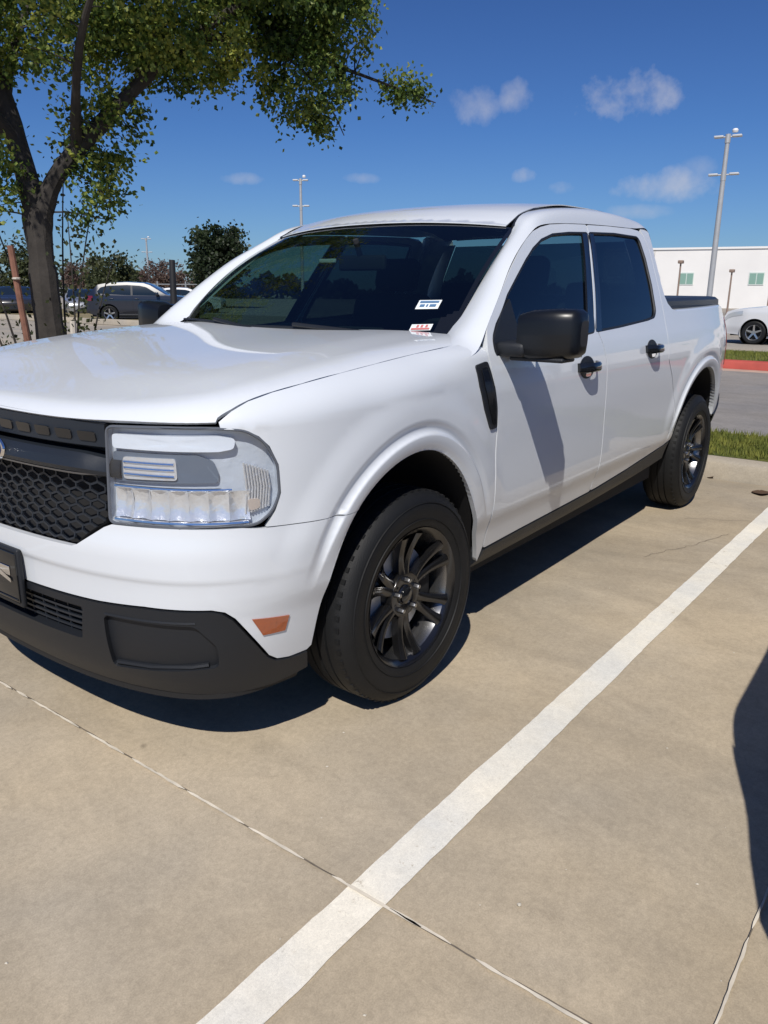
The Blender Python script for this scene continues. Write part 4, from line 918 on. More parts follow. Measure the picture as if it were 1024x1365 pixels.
def leaf_obj(x, y, s, rz, label):
    V = []; F = []
    for i in range(6):
        t = i / 5; w = math.sin(math.pi * min(.97, t * .9 + .06)) * .35
        V += [(s * (t - .5), -w * s, .004 + .012 * t * t), (s * (t - .5), 0, .002 + .016 * t * t), (s * (t - .5), w * s, .006 + .012 * t)]
    for i in range(5): F += [(3 * i, 3 * i + 1, 3 * i + 4, 3 * i + 3), (3 * i + 1, 3 * i + 2, 3 * i + 5, 3 * i + 4)]
    o = MB().add(V, F, True).build('fallen_leaf', PD); o.location = (x, y, .002); o.rotation_euler = (0, 0, rz); tag(o, label, 'leaf')
leaf_obj(-3.72, 1.20, .17, .3, 'dark curled dead leaf on the concrete by the kerb end of the white stripe')
leaf_obj(-3.98, .80, .05, 1.2, 'tiny brown leaf lying at the foot of the kerb behind the pickup')
pebble_o = peb[0]; pebble_o.location = (.62, 1.62, .005); tag(pebble_o, 'pale chip of gravel beside the slab joint near the white stripe', 'pebble')
# kerbs: swept profile with a rounded nose
def kerb(name, a, bb, h, w, m, label=None, round_=.03, zb=-.02, topm=None):
    A = Vector((*a, 0)); B = Vector((*bb, 0)); t = (B - A).normalized(); p = Vector((-t.y, t.x, 0)); prof = [(0, zb), (.012, h - round_), (.02, h - round_ * .4), (.04, h), (w, h + .004), (w, zb)]
    rows = []; n = max(2, int((B - A).length / .8))
    for i in range(n + 1):
        c = A + (B - A) * i / n; rows.append([tuple(c + p * u + Vector((0, 0, z))) for u, z in prof])
    o = MB().grid(rows).build(name, m, sharp=30); tag(o, kind='structure'); return o
kerb('kerb', (-3.98, 24), (-3.98, -6), .14, .19, CON2) if False else None
def kerb_y(name, x0, x1, y0, y1, h, m, zb=-.02):
    """kerb running along y, its face at x0, its back at x1"""
    s = 1 if x1 > x0 else -1; prof = [(x0, zb), (x0 + s * .015, h - .035), (x0 + s * .028, h - .012), (x0 + s * .05, h), (x1, h + .003), (x1, zb)]
    n = max(2, int(abs(y1 - y0) / 1.0)); o = MB().grid([[(x, y0 + (y1 - y0) * i / n, z) for x, z in prof] for i in range(n + 1)]).build(name, m, sharp=28); tag(o, kind='structure'); return o
kerb_y('kerb', -3.985, -4.22, -7, 26, .13, CON2)
kerb_y('kerb', -5.45, -5.26, -7, 26, .13, CON2, -.03)
REDP = mat('red_kerb_paint', (.42, .075, .055), .7, noise=(4, .15, 5))
kerb_y('fire_lane_kerb', -13.2, -13.42, -13.98, 40, .16, REDP, -.05)
kerb_y('gutter', -12.95, -13.19, -13.98, 40, .012, mat('gutter_pink', (.40, .27, .21), .85, noise=(3, .15, 5)), -.05)
kerb_y('kerb', -17.0, -17.25, -60, -14.0, .16, CON2, -.05)
kerb_y('kerb', -26.0, -25.75, -70, -14.0, .14, CON2, -.3)
def grassmat(name, base, k=1.0):
    m, nt, b = nodes_of(name, .9); N = nt.nodes; L = nt.links; tc = N.new('ShaderNodeTexCoord'); n1 = N.new('ShaderNodeTexNoise'); n1.inputs['Scale'].default_value = 2.2 * k; n1.inputs['Detail'].default_value = 8
    L.new(tc.outputs['Object'], n1.inputs['Vector']); r = N.new('ShaderNodeValToRGB'); e = r.color_ramp.elements; e[0].position = .32; e[0].color = (base[0] * .55, base[1] * .6, base[2] * .6, 1); e[1].position = .7; e[1].color = (base[0] * 1.5, base[1] * 1.25, base[2] * 1.3, 1)
    L.new(n1.outputs['Fac'], r.inputs[0]); L.new(r.outputs[0], b.inputs['Base Color']); b.inputs['Specular IOR Level'].default_value = .2; return m
GRM = grassmat('turf', (.105, .125, .030)); GRB = grassmat('grass_blade', (.135, .165, .035), 3)
sheet('grass_island', [(-4.19, -7), (-5.29, -7), (-5.29, 26), (-4.19, 26)], .135, GRM)
b = MB(); b.grid([[(x, y, .155 - .29 * float(sstep(-14.5, -20.5, x))) for y in (-13.9, -8, 0, 10, 40)] for x in (-13.40, -14.5, -16, -17.5, -19, -20.6)]); tag(b.build('lawn', GRM), kind='structure')
b = MB(); b.box(-25.8, -17.2, -70, -14.01, -.3, .14); tag(b.build('far_lawn', mat('dry_turf', (.20, .165, .085), .95, noise=(.8, .25, 6))), kind='structure')
def blades(name, n, x0, x1, y0, y1, zf, h, m, seed):
    r2 = np.random.RandomState(seed); x = r2.uniform(x0, x1, n); y = r2.uniform(y0, y1, n); z = zf(x, y); a = r2.uniform(0, 6.28, n); hh = h * r2.uniform(.5, 1.2, n); w = hh * .11; lx = r2.normal(0, .35, n) * hh; ly = r2.normal(0, .35, n) * hh
    V = np.stack([np.stack([x - w * np.cos(a), y - w * np.sin(a), z], 1), np.stack([x + w * np.cos(a), y + w * np.sin(a), z], 1), np.stack([x + lx, y + ly, z + hh], 1)], 1).reshape(-1, 3)
    me = bpy.data.meshes.new(name); me.vertices.add(len(V)); me.vertices.foreach_set('co', V.ravel()); me.loops.add(3 * n); me.loops.foreach_set('vertex_index', np.arange(3 * n)); me.polygons.add(n); me.polygons.foreach_set('loop_start', np.arange(n) * 3); me.polygons.foreach_set('loop_total', np.full(n, 3)); me.update(); me.validate()
    o = link(name, me, m); tag(o, kind='stuff'); return o
blades('grass', 26000, -5.27, -4.21, -3, 5, lambda x, y: .13 + 0 * x, .055, GRB, 3)
blades('grass', 26000, -20.4, -13.42, -7, 4, lambda x, y: .15 - .29 * sstep(-14.5, -20.5, x), .07, GRB, 4)

# ------------------------------------------------------------------ vehicles
def car(name, label, cat, paint, kind='suv', group=None, detail=True, wheelr=.345):
    """side-silhouette built car, nose toward +x, origin on the ground at mid length"""
    root = empty(name); tag(root, label, cat, group)
    if kind == 'suv':
        L, W = 4.62, 1.86; up = [(2.27, .62), (2.26, .80), (2.20, .93), (2.02, 1.0), (1.5, 1.06), (1.10, 1.10), (.92, 1.14), (.30, 1.50), (.05, 1.575), (-.6, 1.61), (-1.4, 1.575), (-1.78, 1.50), (-2.10, 1.18), (-2.22, 1.08), (-2.28, .85), (-2.30, .50)]
        win = [(.72, 1.09), (.16, 1.42), (-.1, 1.475), (-.6, 1.50), (-1.35, 1.47), (-1.66, 1.40), (-1.80, 1.22), (-1.70, 1.15), (-.6, 1.10)]; ws_, bw = (6, 8), (11, 12); fw, rw = 1.36, -1.36
    elif kind == 'pickup':
        L, W = 5.7, 1.98; up = [(2.82, .70), (2.82, 1.0), (2.72, 1.14), (2.4, 1.20), (1.7, 1.25), (1.42, 1.28), (1.30, 1.32), (.72, 1.74), (.5, 1.80), (-.1, 1.84), (-.85, 1.82), (-1.0, 1.76), (-1.10, 1.32), (-1.16, 1.30), (-2.78, 1.32), (-2.83, 1.25), (-2.84, .62)]
        win = [(1.16, 1.27), (.62, 1.66), (.4, 1.71), (-.1, 1.735), (-.72, 1.72), (-.90, 1.66), (-.95, 1.34), (-.9, 1.30)]; ws_, bw = (6, 8), (11, 12); fw, rw = 1.82, -1.78; wheelr = .41
    else:
        L, W = 4.75, 1.84; up = [(2.34, .55), (2.35, .66), (2.26, .80), (1.9, .90), (1.2, .97), (1.0, 1.0), (.86, 1.03), (.10, 1.38), (-.15, 1.435), (-.7, 1.455), (-1.2, 1.40), (-1.95, 1.14), (-2.2, 1.10), (-2.30, 1.05), (-2.36, .85), (-2.36, .50)]
        win = [(.70, 1.0), (.02, 1.30), (-.3, 1.35), (-.8, 1.36), (-1.2, 1.31), (-1.55, 1.16), (-1.5, 1.08), (-.6, 1.03)]; ws_, bw = (6, 8), (10, 11); fw, rw = 1.40, -1.38; wheelr = .335
    H = max(z for _, z in up); belt = win[0][1]; x0, x1 = up[-1][0], up[0][0]
    def yw(x, z):
        x = np.asarray(x, float); z = np.asarray(z, float)
        end = .16 * sstep(x1 - .75, x1, x) ** 1 * 1.1 + .13 * sstep(x0 + .55, x0, x)
        return W / 2 - end - .05 * sstep(.55, .25, z) - .025 * sstep(belt - .18, belt, z) - .42 * np.clip(z - belt, 0, None) ** 1.08
    def arch(cx):
        R = wheelr + .055; return [(cx + R * math.cos(a), wheelr + R * math.sin(a) * 1.02) for a in np.linspace(math.radians(-22), math.radians(202), 26)]
    zb = .27 if kind != 'pickup' else .38
    low = [(x0 + .06, .38 if kind != 'pickup' else .5), (rw - wheelr - .09, zb)] + arch(rw)[::-1][0:] + arch(fw)[::-1] + [(fw + wheelr + .09, zb), (x1 - .05, .30 if kind != 'pickup' else .45)]
    out = up + low
    body = None
    m3 = lambda x, z: np.stack([np.asarray(x, float), yw(x, z), np.asarray(z, float)], -1)
    WN = rounded(win, .05, 3); P = []
    bodyb = []
    for mir in (False, True):
        p = panel('body_side', out, m3, paint, root, h=.07 if detail else .12, holes=[WN], mirror=mir, ref=GRN, depth=.03); bodyb.append(p)
        g_ = panel('side_window', WN, lambda x, z: m3(x, z) - np.array((0, .012, 0)), CARGL, root, h=.15, mirror=mir, ref=GRN, depth=.004)
        sg = -1 if mir else 1
        pb = MB()
        for xx, sl in (((-.42, .06), (-.0, 0)) if kind != 'pickup' else ((.02, .05), (0, 0)))[:1]:
            q = []
            zt = H - .115
            for x_, z_ in ((xx - .04, belt), (xx + .04, belt), (xx + .02, zt), (xx - .05, zt)): q.append((x_, sg * (float(yw(x_, z_)) - .004), z_))
            pb.add(q + [(a_, b_ - sg * .02, c_) for a_, b_, c_ in q], [(0, 1, 2, 3), (4, 5, 6, 7), (0, 1, 5, 4), (1, 2, 6, 5), (2, 3, 7, 6), (3, 0, 4, 7)])
        pb.build('pillar', GLOSSB, root)
        mm = MB(); xm = win[0][0] - .12; mm.rbox(xm - .06, xm + .07, sg * (W / 2 + .10) - .09, sg * (W / 2 + .10) + .09, belt + .0, belt + .14, .035); mm.rbox(xm - .03, xm + .03, min(sg * W / 2 * .93, sg * (W / 2 + .06)), max(sg * W / 2 * .93, sg * (W / 2 + .06)), belt - .01, belt + .04, .01); mm.build('side_mirror', paint, root) if not (name == 'parked_car' and detail and mir) else None
        if detail:
            for hx_ in (win[0][0] - .95, win[0][0] - 1.95 if kind != 'pickup' else -.75):
                hh = MB(); y_ = sg * (float(yw(hx_, belt - .13)) + .018); hh.rbox(hx_ - .09, hx_ + .09, y_ - .014, y_ + .014, belt - .145, belt - .115, .008); hh.build('door_handle', paint, root)
                sm = MB(); sm.tube([(hx_ - .16, sg * (float(yw(hx_ - .16, z_)) + .0), z_) for z_ in np.linspace(.34, belt, 9)], .005, 4); sm.build('door_gap', DARK, root)
        tr = MB(); tr.tube([(x_, sg * (W / 2 - .03), zb + .035) for x_ in np.linspace(rw + wheelr + .05, fw - wheelr - .05, 6)], .055, 6); tr.build('sill_trim', BLACKP, root)
        hl_ = MB(); xs_ = np.linspace(x1 - .55, x1 - .03, 7); zt_ = np.interp(xs_, [p_[0] for p_ in up[:6]][::-1], [p_[1] for p_ in up[:6]][::-1])
        hl_.grid([[(x_ + .006, sg * (float(yw(x_, z_)) + .006), z_) for z_ in (zt_[i] - .16 - .03 * (i / 6), zt_[i] - .04 - .03 * (i / 6))] for i, (x_, z_) in enumerate(zip(xs_, zt_))]) if False else None
        rows = []
        for i, x_ in enumerate(xs_):
            a_, c_ = zt_[i] - .19 - .02 * i / 6, zt_[i] - .06 - .02 * i / 6; rows.append([(x_ + .008 * (i == 6), sg * (float(yw(x_, k_)) + .007), k_) for k_ in (a_, (a_ + c_) / 2, c_)])
        hl_.grid(rows); hl_.build('headlight', mat('far_lamp', (.6, .62, .65), .15, metal=.4), root)
        tl_ = MB(); rows = []
        zl = (belt - .22, belt - .02) if kind != 'pickup' else (.95, 1.27)
        for x_ in np.linspace(x0 + .02, x0 + .32, 5): rows.append([(x_, sg * (float(yw(x_, k_)) + .007), k_) for k_ in np.linspace(zl[0], zl[1], 3)])
        tl_.grid(rows); yy = float(yw(x0 + .02, zl[0])); tl_.add([(x0 - .008, sg * yy, zl[0]), (x0 - .008, sg * (yy - .26), zl[0]), (x0 - .0, sg * (yy - .26), zl[1]), (x0, sg * yy, zl[1])], [(0, 1, 2, 3)]); tl_.build('tail_light', mat('tail_light_red', (.25, .01, .012)), root)
    # top skin from nose to tail
    rows = []; pth = [up[0]] + [tuple(np.array(up[i]) * (1 - t) + np.array(up[i + 1]) * t) for i in range(len(up) - 1) for t in (.34, .67, 1)]
    for x_, z_ in pth:
        w_ = float(yw(x_, z_)); cr_ = .03 if abs(x_) < x1 * .85 else .02
        nose = .10 if x_ > x1 - .12 else (-.07 if x_ < x0 + .12 else 0)
        rows.append([(x_ + nose * (1 - k_ * k_), k_ * w_, z_ + (cr_ * (1 - abs(k_) ** 2.5) if nose == 0 else 0)) for k_ in np.linspace(-1, 1, 13)])
    lo_f = [[(x1 - .05 + .10 * (1 - k_ * k_) * .8, k_ * float(yw(x1, .3)), (.30 if kind != 'pickup' else .45)) for k_ in np.linspace(-1, 1, 13)]]
    lo_b = [[(x0 + .06 - .07 * (1 - k_ * k_), k_ * float(yw(x0, .4)), (.38 if kind != 'pickup' else .5)) for k_ in np.linspace(-1, 1, 13)]]
    MB().grid(lo_f + rows + lo_b).build('body', paint, root, sharp=50)
    idx = lambda i: 3 * i
    def pane(nm, i0, i1):
        R_ = rows[idx(i0):idx(i1) + 1]; q = []
        for j, r in enumerate(R_):
            r = np.array(r); c = r.mean(0); nrm = np.array((1 if r[0][0] > 0 or nm == 'windscreen' else -1, 0, 1.)); nrm /= np.linalg.norm(nrm); q.append([tuple(np.array((p_[0], p_[1] * .90, p_[2])) + nrm * .010) for p_ in r])
        MB().grid(q).build(nm, CARGL, root)
    pane('windscreen', *ws_); pane('rear_window', *bw)
    gr_ = MB(); zg0, zg1 = (.36, .62) if kind != 'pickup' else (.6, 1.0); gr_.grid([[(x1 + .10 * (1 - k_ * k_) + .002, k_ * .55, z_) for z_ in (zg0, zg1)] for k_ in np.linspace(-.9, .9, 9)]); gr_.build('grille', BLACKP, root)
    dk = MB(); dk.box(x0 + .2, x1 - .2, -W / 2 + .28, W / 2 - .28, .24, .8); dk.box(x0 + .5, x1 - .9, -W / 2 + .12, W / 2 - .12, zb + .02, .55) if False else None; dk.build('chassis', DARK, root)
    for cx in (fw, rw):
        for sg in (1, -1):
            w = empty('wheel', (cx, sg * (W / 2 - .035), wheelr), 0 if sg > 0 else math.pi); w.parent = root
            t = MB(); R = wheelr; t.lathe([(R * .64, -.02), (R * .7, .0), (R * .88, .006), (R * .96, -.012), (R, -.035), (R, -.18), (R * .95, -.205), (R * .64, -.2)], 48); t.build('tyre', RUBBER, w)
            r_ = MB(); r_.lathe([(R * .60, -.20), (R * .60, -.03), (R * .655, -.006), (R * .665, -.012)], 48); r_.lathe([(0, -.03), (R * .16, -.032), (R * .19, -.05)], 24)
            for k in range(5):
                a = 2 * math.pi * k / 5 + .3; c, s = math.cos(a), math.sin(a); rw_ = []
                for t_ in (0, .35, .7, 1):
                    rd = R * (.10 + .53 * t_); wd = R * (.085 - .02 * t_); n = np.array((-s, 0, c)); p = np.array((rd * c, -.03 + .018 * t_, rd * s)); rw_.append([p - n * wd + (0, -.03, 0), p - n * wd, p + n * wd, p + n * wd + (0, -.03, 0)])
                r_.grid(rw_)
            r_.build('rim', ALLOY, w)
            d_ = MB(); d_.lathe([(0, -.12), (R * .62, -.12)], 32); d_.build('brake_disc', DARK, w)
            l_ = MB(); l_.lathe([(wheelr + .07, -.012), (wheelr + .07, -.34), (0, -.34)], 40, c=(0, 0, .0)); l_.build('wheel_liner', DARK, w)
    return root
CARGL = mat('car_glass_dark', (.010, .016, .022), .06, coat=.6)
ALLOY = mat('bright_alloy', (.55, .56, .58), .25, metal=.9)
WPAINT = mat('far_white_paint', (.62, .63, .65), .35, coat=1); GPAINT = mat('silver_paint', (.36, .37, .39), .3, metal=.4, coat=1); NPAINT = mat('navy_paint', (.006, .010, .022), .32, coat=1); BPAINT = mat('black_paint', (.02, .02, .022), .3, coat=1); RPAINT = mat('maroon_paint', (.12, .02, .02), .3, coat=1)
def place(o, x, y, z, rz): o.location = (x, y, z); o.rotation_euler = (0, 0, rz); return o
# white crossover across the lawn
suv = place(car('parked_suv', 'white crossover parked side on beyond the lawn at the right edge', 'suv', WPAINT, 'suv'), -24.6, -1.9, -.13, math.radians(-90))
# pickup at the left, seen from behind and the side
dp = place(car('parked_suv', 'dark navy sport utility parked behind the near tree with one red tail lamp showing', 'suv', NPAINT, 'suv'), -18.9, -26.0, 0, math.radians(133))
nb = place(car('parked_car', 'grey sedan standing in the next bay beyond the white stripe', 'car', GPAINT, 'sedan'), -1.50, 3.075, 0, 0)
G_FAR = 'cars in the distant rows'
far = [(copy_tree(suv), -33.5, -41.0, 125, 'white crossover in the distance just left of the pickup windscreen'),
       (car('parked_car', 'black sedan in the distant row left of the near tree', 'car', BPAINT, 'sedan', None, False), -19.8, -38.2, 60, None),
       (car('parked_car', 'silver sedan in the distant row left of the near tree', 'car', GPAINT, 'sedan', None, False), -22.6, -36.6, 60, None),
       (copy_tree(suv), -25.5, -34.6, 62, 'white crossover in the distant row right behind the near tree trunk')]
for o, x, y, a, lab in far:
    place(o, x, y, -.13 if x < -22 else -.02, math.radians(a))
    if lab: o['label'] = lab
    o['group'] = G_FAR

# ------------------------------------------------------------------ light poles
POLEM = mat('galvanised_pole', (.42, .43, .44), .5, metal=.3, noise=(3, .08)); HEADM = mat('lamp_head_grey', (.50, .51, .52), .5)
def light_pole(h):
    r = empty('light_pole'); p = MB(); p.lathe([(.30, 0), (.30, .55), (.27, .60), (.145, .62), (.135, h * .5), (.10, h), (0, h)], 20, 'z'); p.build('pole', POLEM, r)
    for z, k in ((h - .12, 1.0), (h - 1.85, 1.15)):
        a = MB(); a.tube([(-.62 * k, 0, z), (.62 * k, 0, z)], .035, 8); a.tube([(0, 0, z - .28), (0, 0, z + .12)], .13, 10); a.build('cross_arm', POLEM, r)
        for sg in (1, -1):
            m_ = MB(); m_.rbox(sg * .42 * k - .22, sg * .42 * k + .22, -.17, .17, z - .03, z + .07, .03); m_.build('lamp_head', HEADM, r)
    d = MB(); d.lathe([(0, .13), (.10, .11), (.15, .03), (.13, -.05), (0, -.08)], 16, 'z', c=(.30, .0, h + .12)); d.build('camera_dome', mat('dome_white', (.7, .7, .7), .4), r)
    return r
lp = light_pole(9.05); lp.location = (-41.5, -9.42, -.15); lp.rotation_euler = (math.radians(0), 0, math.radians(98)); tag(lp, 'tall grey light pole with two lamp crossbars in front of the white building', 'light pole', 'parking lot light poles')
l2 = copy_tree(lp); l2.location = (-49.4, -45.4, -.15); l2.scale = (1, 1, 1.16); l2.rotation_euler = (0, 0, math.radians(125)); l2['label'] = 'tall light pole rising behind the pickup windscreen left of centre'
l3 = copy_tree(lp); l3.location = (-45.9, -62.0, -.15); l3.scale = (.7, .7, .68); l3.rotation_euler = (0, 0, math.radians(140)); l3['label'] = 'small distant light pole between the near tree and the round green tree'
# leaning black bollard-like post
p = MB(); p.tube([(0, 0, 0), (-.10, .02, 1.2), (-.22, .05, 2.35)], [.13, .12, .11], 12); po_ = p.build('leaning_post', mat('post_black', (.012, .012, .014), .6)); po_.location = (-16.62, -21.35, 0); po_.rotation_euler = (0, 0, math.radians(55)); tag(po_, 'short leaning black post near the dark navy vehicle', 'post')

# ------------------------------------------------------------------ white building
BW = mat('painted_tiltwall', (.75, .735, .71), .85, noise=(.35, .05, 5)); WG = mat('green_window', (.22, .36, .30), .15, coat=.5)
bl = empty('building', (-90, -20, -.15)); tag(bl, 'long low white warehouse building with small green windows', 'building'); bl.rotation_euler = (0, 0, math.radians(11.5))
w = MB(); w.box(-40, 0, -14, 70, 0, 6.15); w.build('wall', BW, bl)
w = MB(); w.box(-40.1, .12, -14.1, 70.1, 6.152, 6.36); w.build('parapet', mat('parapet_white', (.75, .74, .72), .7), bl)
for k in range(9):
    y = -4.9 + 7.0 * k; f = MB(); f.box(.002, .06, y - .75, y + .75, 2.45, 3.75); fo = f.build('window', mat('frame_pale', (.55, .62, .58), .6), bl); q = MB()
    for a in (-.68, .04): q.box(.061, .075, y + a, y + a + .64, 2.55, 3.65)
    q.build('pane', WG, fo)
for k in range(13):
    y = -8.5 + 6.4 * k; q = MB(); q.box(.002, .03, y, y + .06, 0, 6.1); q.build('wall_joint', mat('wall_joint_grey', (.45, .43, .39), .9), bl)
q = MB(); q.box(.01, 3.0, -13.8, -9.0, 2.2, 2.55); q.build('canopy', mat('canopy_tan', (.40, .37, .30), .8), bl)
for (x, y, h, lab) in ((-55.4, -15.3, 3.5, 'brown lamp post left of the tall light pole before the white building'), (-60, -13.0, 3.0, 'slim dark post right of the tall light pole before the white building'), (-58, -9.9, 3.6, 'brown lamp post at the right edge before the white building')):
    r = empty('lamp_post', (x, y, -.15)); tag(r, lab, 'lamp post'); m_ = mat('post_brown', (.26, .19, .15), .7); b = MB(); b.lathe([(.10, 0), (.07, .3), (.055, h)], 10, 'z'); b.build('post', m_, r)
    b = MB(); b.rbox(-.22, .22, -.16, .16, h, h + .22, .05); b.build('lamp_head', m_, r)

# ------------------------------------------------------------------ fence
fr = empty('fence', (-41, -60, -.13)); tag(fr, 'low pale rail fence on the left skyline', 'fence'); fr.rotation_euler = (0, 0, math.radians(128)); fm = mat('fence_rail', (.22, .24, .26), .6)
for z in (.75, 1.15, 1.55, 1.95): b = MB(); b.box(-14, 9, -.03, .03, z - .04, z + .04); b.build('rail', fm, fr)
for k in range(10): b = MB(); b.box(-14 + 2.5 * k, -13.88 + 2.5 * k, -.06, .06, 0, 2.2); b.build('fence_post', fm, fr)

# ------------------------------------------------------------------ trees
def leafmat(name, c0, c1, c2, sc=1.3):
    m, nt, b = nodes_of(name, .55); N = nt.nodes; L = nt.links; tc = N.new('ShaderNodeTexCoord'); n1 = N.new('ShaderNodeTexNoise'); n1.inputs['Scale'].default_value = sc; n1.inputs['Detail'].default_value = 3
    n2 = N.new('ShaderNodeTexNoise'); n2.inputs['Scale'].default_value = sc * 13; n2.inputs['Detail'].default_value = 1
    L.new(tc.outputs['Object'], n1.inputs['Vector']); L.new(tc.outputs['Object'], n2.inputs['Vector']); a = N.new('ShaderNodeMath'); a.operation = 'ADD'; L.new(n1.outputs['Fac'], a.inputs[0]); L.new(n2.outputs['Fac'], a.inputs[1])
    h = N.new('ShaderNodeMath'); h.operation = 'MULTIPLY'; L.new(a.outputs[0], h.inputs[0]); h.inputs[1].default_value = .5
    r = N.new('ShaderNodeValToRGB'); e = r.color_ramp.elements; e[0].position = .38; e[0].color = (*c0, 1); e[1].position = .64; e[1].color = (*c2, 1); q = e.new(.5); q.color = (*c1, 1); L.new(h.outputs[0], r.inputs[0]); L.new(r.outputs[0], b.inputs['Base Color'])
    tr = N.new('ShaderNodeBsdfTranslucent'); L.new(r.outputs[0], tr.inputs[0]); mx_ = N.new('ShaderNodeMixShader'); mx_.inputs[0].default_value = .45; L.new(b.outputs[0], mx_.inputs[1]); L.new(tr.outputs[0], mx_.inputs[2]); L.new(mx_.outputs[0], N['Material Output'].inputs[0]); return m
def leaves_mesh(name, P, D, size, m, parent, seed, asp=.38):
    """one pointed quad per leaf at P, pointing roughly along D"""
    r2 = np.random.RandomState(seed); n = len(P); d = D + r2.normal(0, .55, (n, 3)); d[:, 2] -= .25; d /= np.linalg.norm(d, axis=1)[:, None]; s = np.cross(d, r2.normal(0, 1, (n, 3))); s /= np.linalg.norm(s, axis=1)[:, None]
    l = size * r2.uniform(.6, 1.25, n)[:, None]; V = np.stack([P, P + d * l * .45 + s * l * asp, P + d * l, P + d * l * .45 - s * l * asp], 1).reshape(-1, 3)
    me = bpy.data.meshes.new(name); me.vertices.add(4 * n); me.vertices.foreach_set('co', V.ravel()); me.loops.add(4 * n); me.loops.foreach_set('vertex_index', np.arange(4 * n)); me.polygons.add(n); me.polygons.foreach_set('loop_start', np.arange(n) * 4); me.polygons.foreach_set('loop_total', np.full(n, 4)); me.update(); me.validate()
    return link(name, me, m, parent)
BARK = mat('bark', (.040, .035, .031), .95, noise=(6, .35, 6), bump=(30, 1))
# near tree: local frame u across, w away, z up
TU = np.array((-.865, .502, 0)); TW = np.array((-.502, -.865, 0)); TB = np.array((-2.60, -5.55, 0))
def T3(u, w, z): return TU * u + TW * w + np.array((0, 0, z))
def curve(pts, n=10):
    P = np.array(pts, float); t = np.linspace(0, 1, len(P)); f = [natural_cubic(t, P[:, k]) if len(P) > 2 else (lambda x, k=k: P[0, k] + (P[1, k] - P[0, k]) * x) for k in range(3)]; tt = np.linspace(0, 1, n); return np.stack([g(tt) for g in f], 1)
def make_tree(name, base, limbs, blobs, label, leafm, ntw, nleaf, lsize, seed, barkm=None, group=None, frame=None, tw=.010):
    """limbs: (points, r0, r1); blobs: (centre, radii, weight) the twigs reach into"""
    root = empty(name, tuple(base)); tag(root, label, 'tree', group); r2 = np.random.RandomState(seed); b = MB(); SK = []; SR = []
    for pts, ra, rb in limbs:
        c = curve(pts, 5 * len(pts)); rad = np.linspace(ra, rb, len(c)) * (1 + .06 * r2.normal(0, 1, len(c))); b.tube([tuple(q) for q in c], list(np.maximum(rad, .004)), 10); SK.append(c); SR.append(rad)
    SKa = np.vstack(SK); SRa = np.concatenate(SR); W_ = np.array([k[2] for k in blobs], float); W_ /= W_.sum(); LP = []; LD = []
    for i in range(ntw):
        k = r2.choice(len(blobs), p=W_); c, rd, _ = blobs[k]; v = r2.normal(0, 1, 3); v /= np.linalg.norm(v); tip = np.array(c) + v * np.array(rd) * r2.uniform(.35, 1.0) ** .6
        d = np.linalg.norm(SKa - tip, axis=1) + .25 * np.abs(SKa[:, 2] - tip[2]) + (SKa[:, 2] > tip[2] + .3) * .2; j = np.argmin(d + (SKa[:, 2] < 1.2) * 3); s0 = SKa[j]; mid = (s0 + tip) / 2 + r2.normal(0, .12, 3) * np.linalg.norm(tip - s0) * .6 + np.array((0, 0, .08 * np.linalg.norm(tip - s0)))
        c_ = curve([s0, mid, tip], 7); r0 = min(SRa[j] * .5, tw * (1 + .9 * np.linalg.norm(tip - s0))); b.tube([tuple(q) for q in c_], list(np.linspace(r0, .003, 7)), 5, cap=False)
        if i % 3 == 0: SKa = np.vstack([SKa, c_[2:5]]); SRa = np.concatenate([SRa, [r0 * .8, r0 * .6, r0 * .5]])
        m = int(nleaf * r2.uniform(.4, 1.5)); t = r2.uniform(.35, 1.02, m); P = np.stack([np.interp(t, np.linspace(0, 1, 7), c_[:, q]) for q in range(3)], 1) + r2.normal(0, max(.10, 1.35 * lsize), (m, 3)) * r2.uniform(.3, 1.2, (m, 1)) * np.array((1, 1, .85)); LP.append(P); LD.append(np.tile((tip - mid) / max(np.linalg.norm(tip - mid), .01), (m, 1)) * .6)
    tr_ = b.build('trunk', barkm or BARK, root, recalc=False); cr_ = leaves_mesh('crown', np.vstack(LP), np.vstack(LD), lsize, leafm, root, seed + 1); return root, tr_, cr_
LEAF = leafmat('leaf_green', (.03, .06, .014), (.11, .18, .035), (.40, .42, .08))
limbs = [([T3(0, 0, -.05), T3(0, 0, .35), T3(-.03, .02, 1.2), T3(-.04, .04, 2.0), T3(-.14, .08, 2.7), T3(-.30, .15, 3.5), T3(-.6, .2, 4.8)], .185, .06),
         ([T3(-.02, .02, 1.75), T3(.16, -.02, 2.35), T3(.75, -.1, 3.0), T3(1.4, -.2, 3.6), T3(2.3, -.35, 4.2), T3(3.0, -.4, 4.5)], .105, .02),
         ([T3(1.4, -.2, 3.6), T3(2.1, .0, 3.85), T3(2.7, .0, 3.8), T3(3.5, -.1, 3.6), T3(4.35, -.1, 3.42)], .045, .006),
         ([T3(1.6, -.1, 3.75), T3(2.2, -.2, 3.8), T3(2.8, -.3, 3.45), T3(3.15, -.3, 2.95)], .03, .005),
         ([T3(-.14, .08, 2.7), T3(-.7, -.5, 3.3), T3(-1.5, -1.1, 4.0)], .07, .02), ([T3(-.2, .1, 3.1), T3(0, .8, 3.9), T3(.4, 1.5, 4.8)], .06, .02),
         ([T3(.4, -.05, 2.65), T3(.5, -.9, 3.5), T3(.9, -1.7, 4.2)], .055, .015), ([T3(-.3, .15, 3.5), T3(.1, 0, 4.5), T3(.7, 0, 5.6)], .055, .015),
         ([T3(0, 0, .0), T3(.12, .02, .2), T3(.25, .05, -.02)], .11, .05), ([T3(0, 0, .05), T3(-.16, -.05, .15), T3(-.3, -.08, -.04)], .11, .05)]
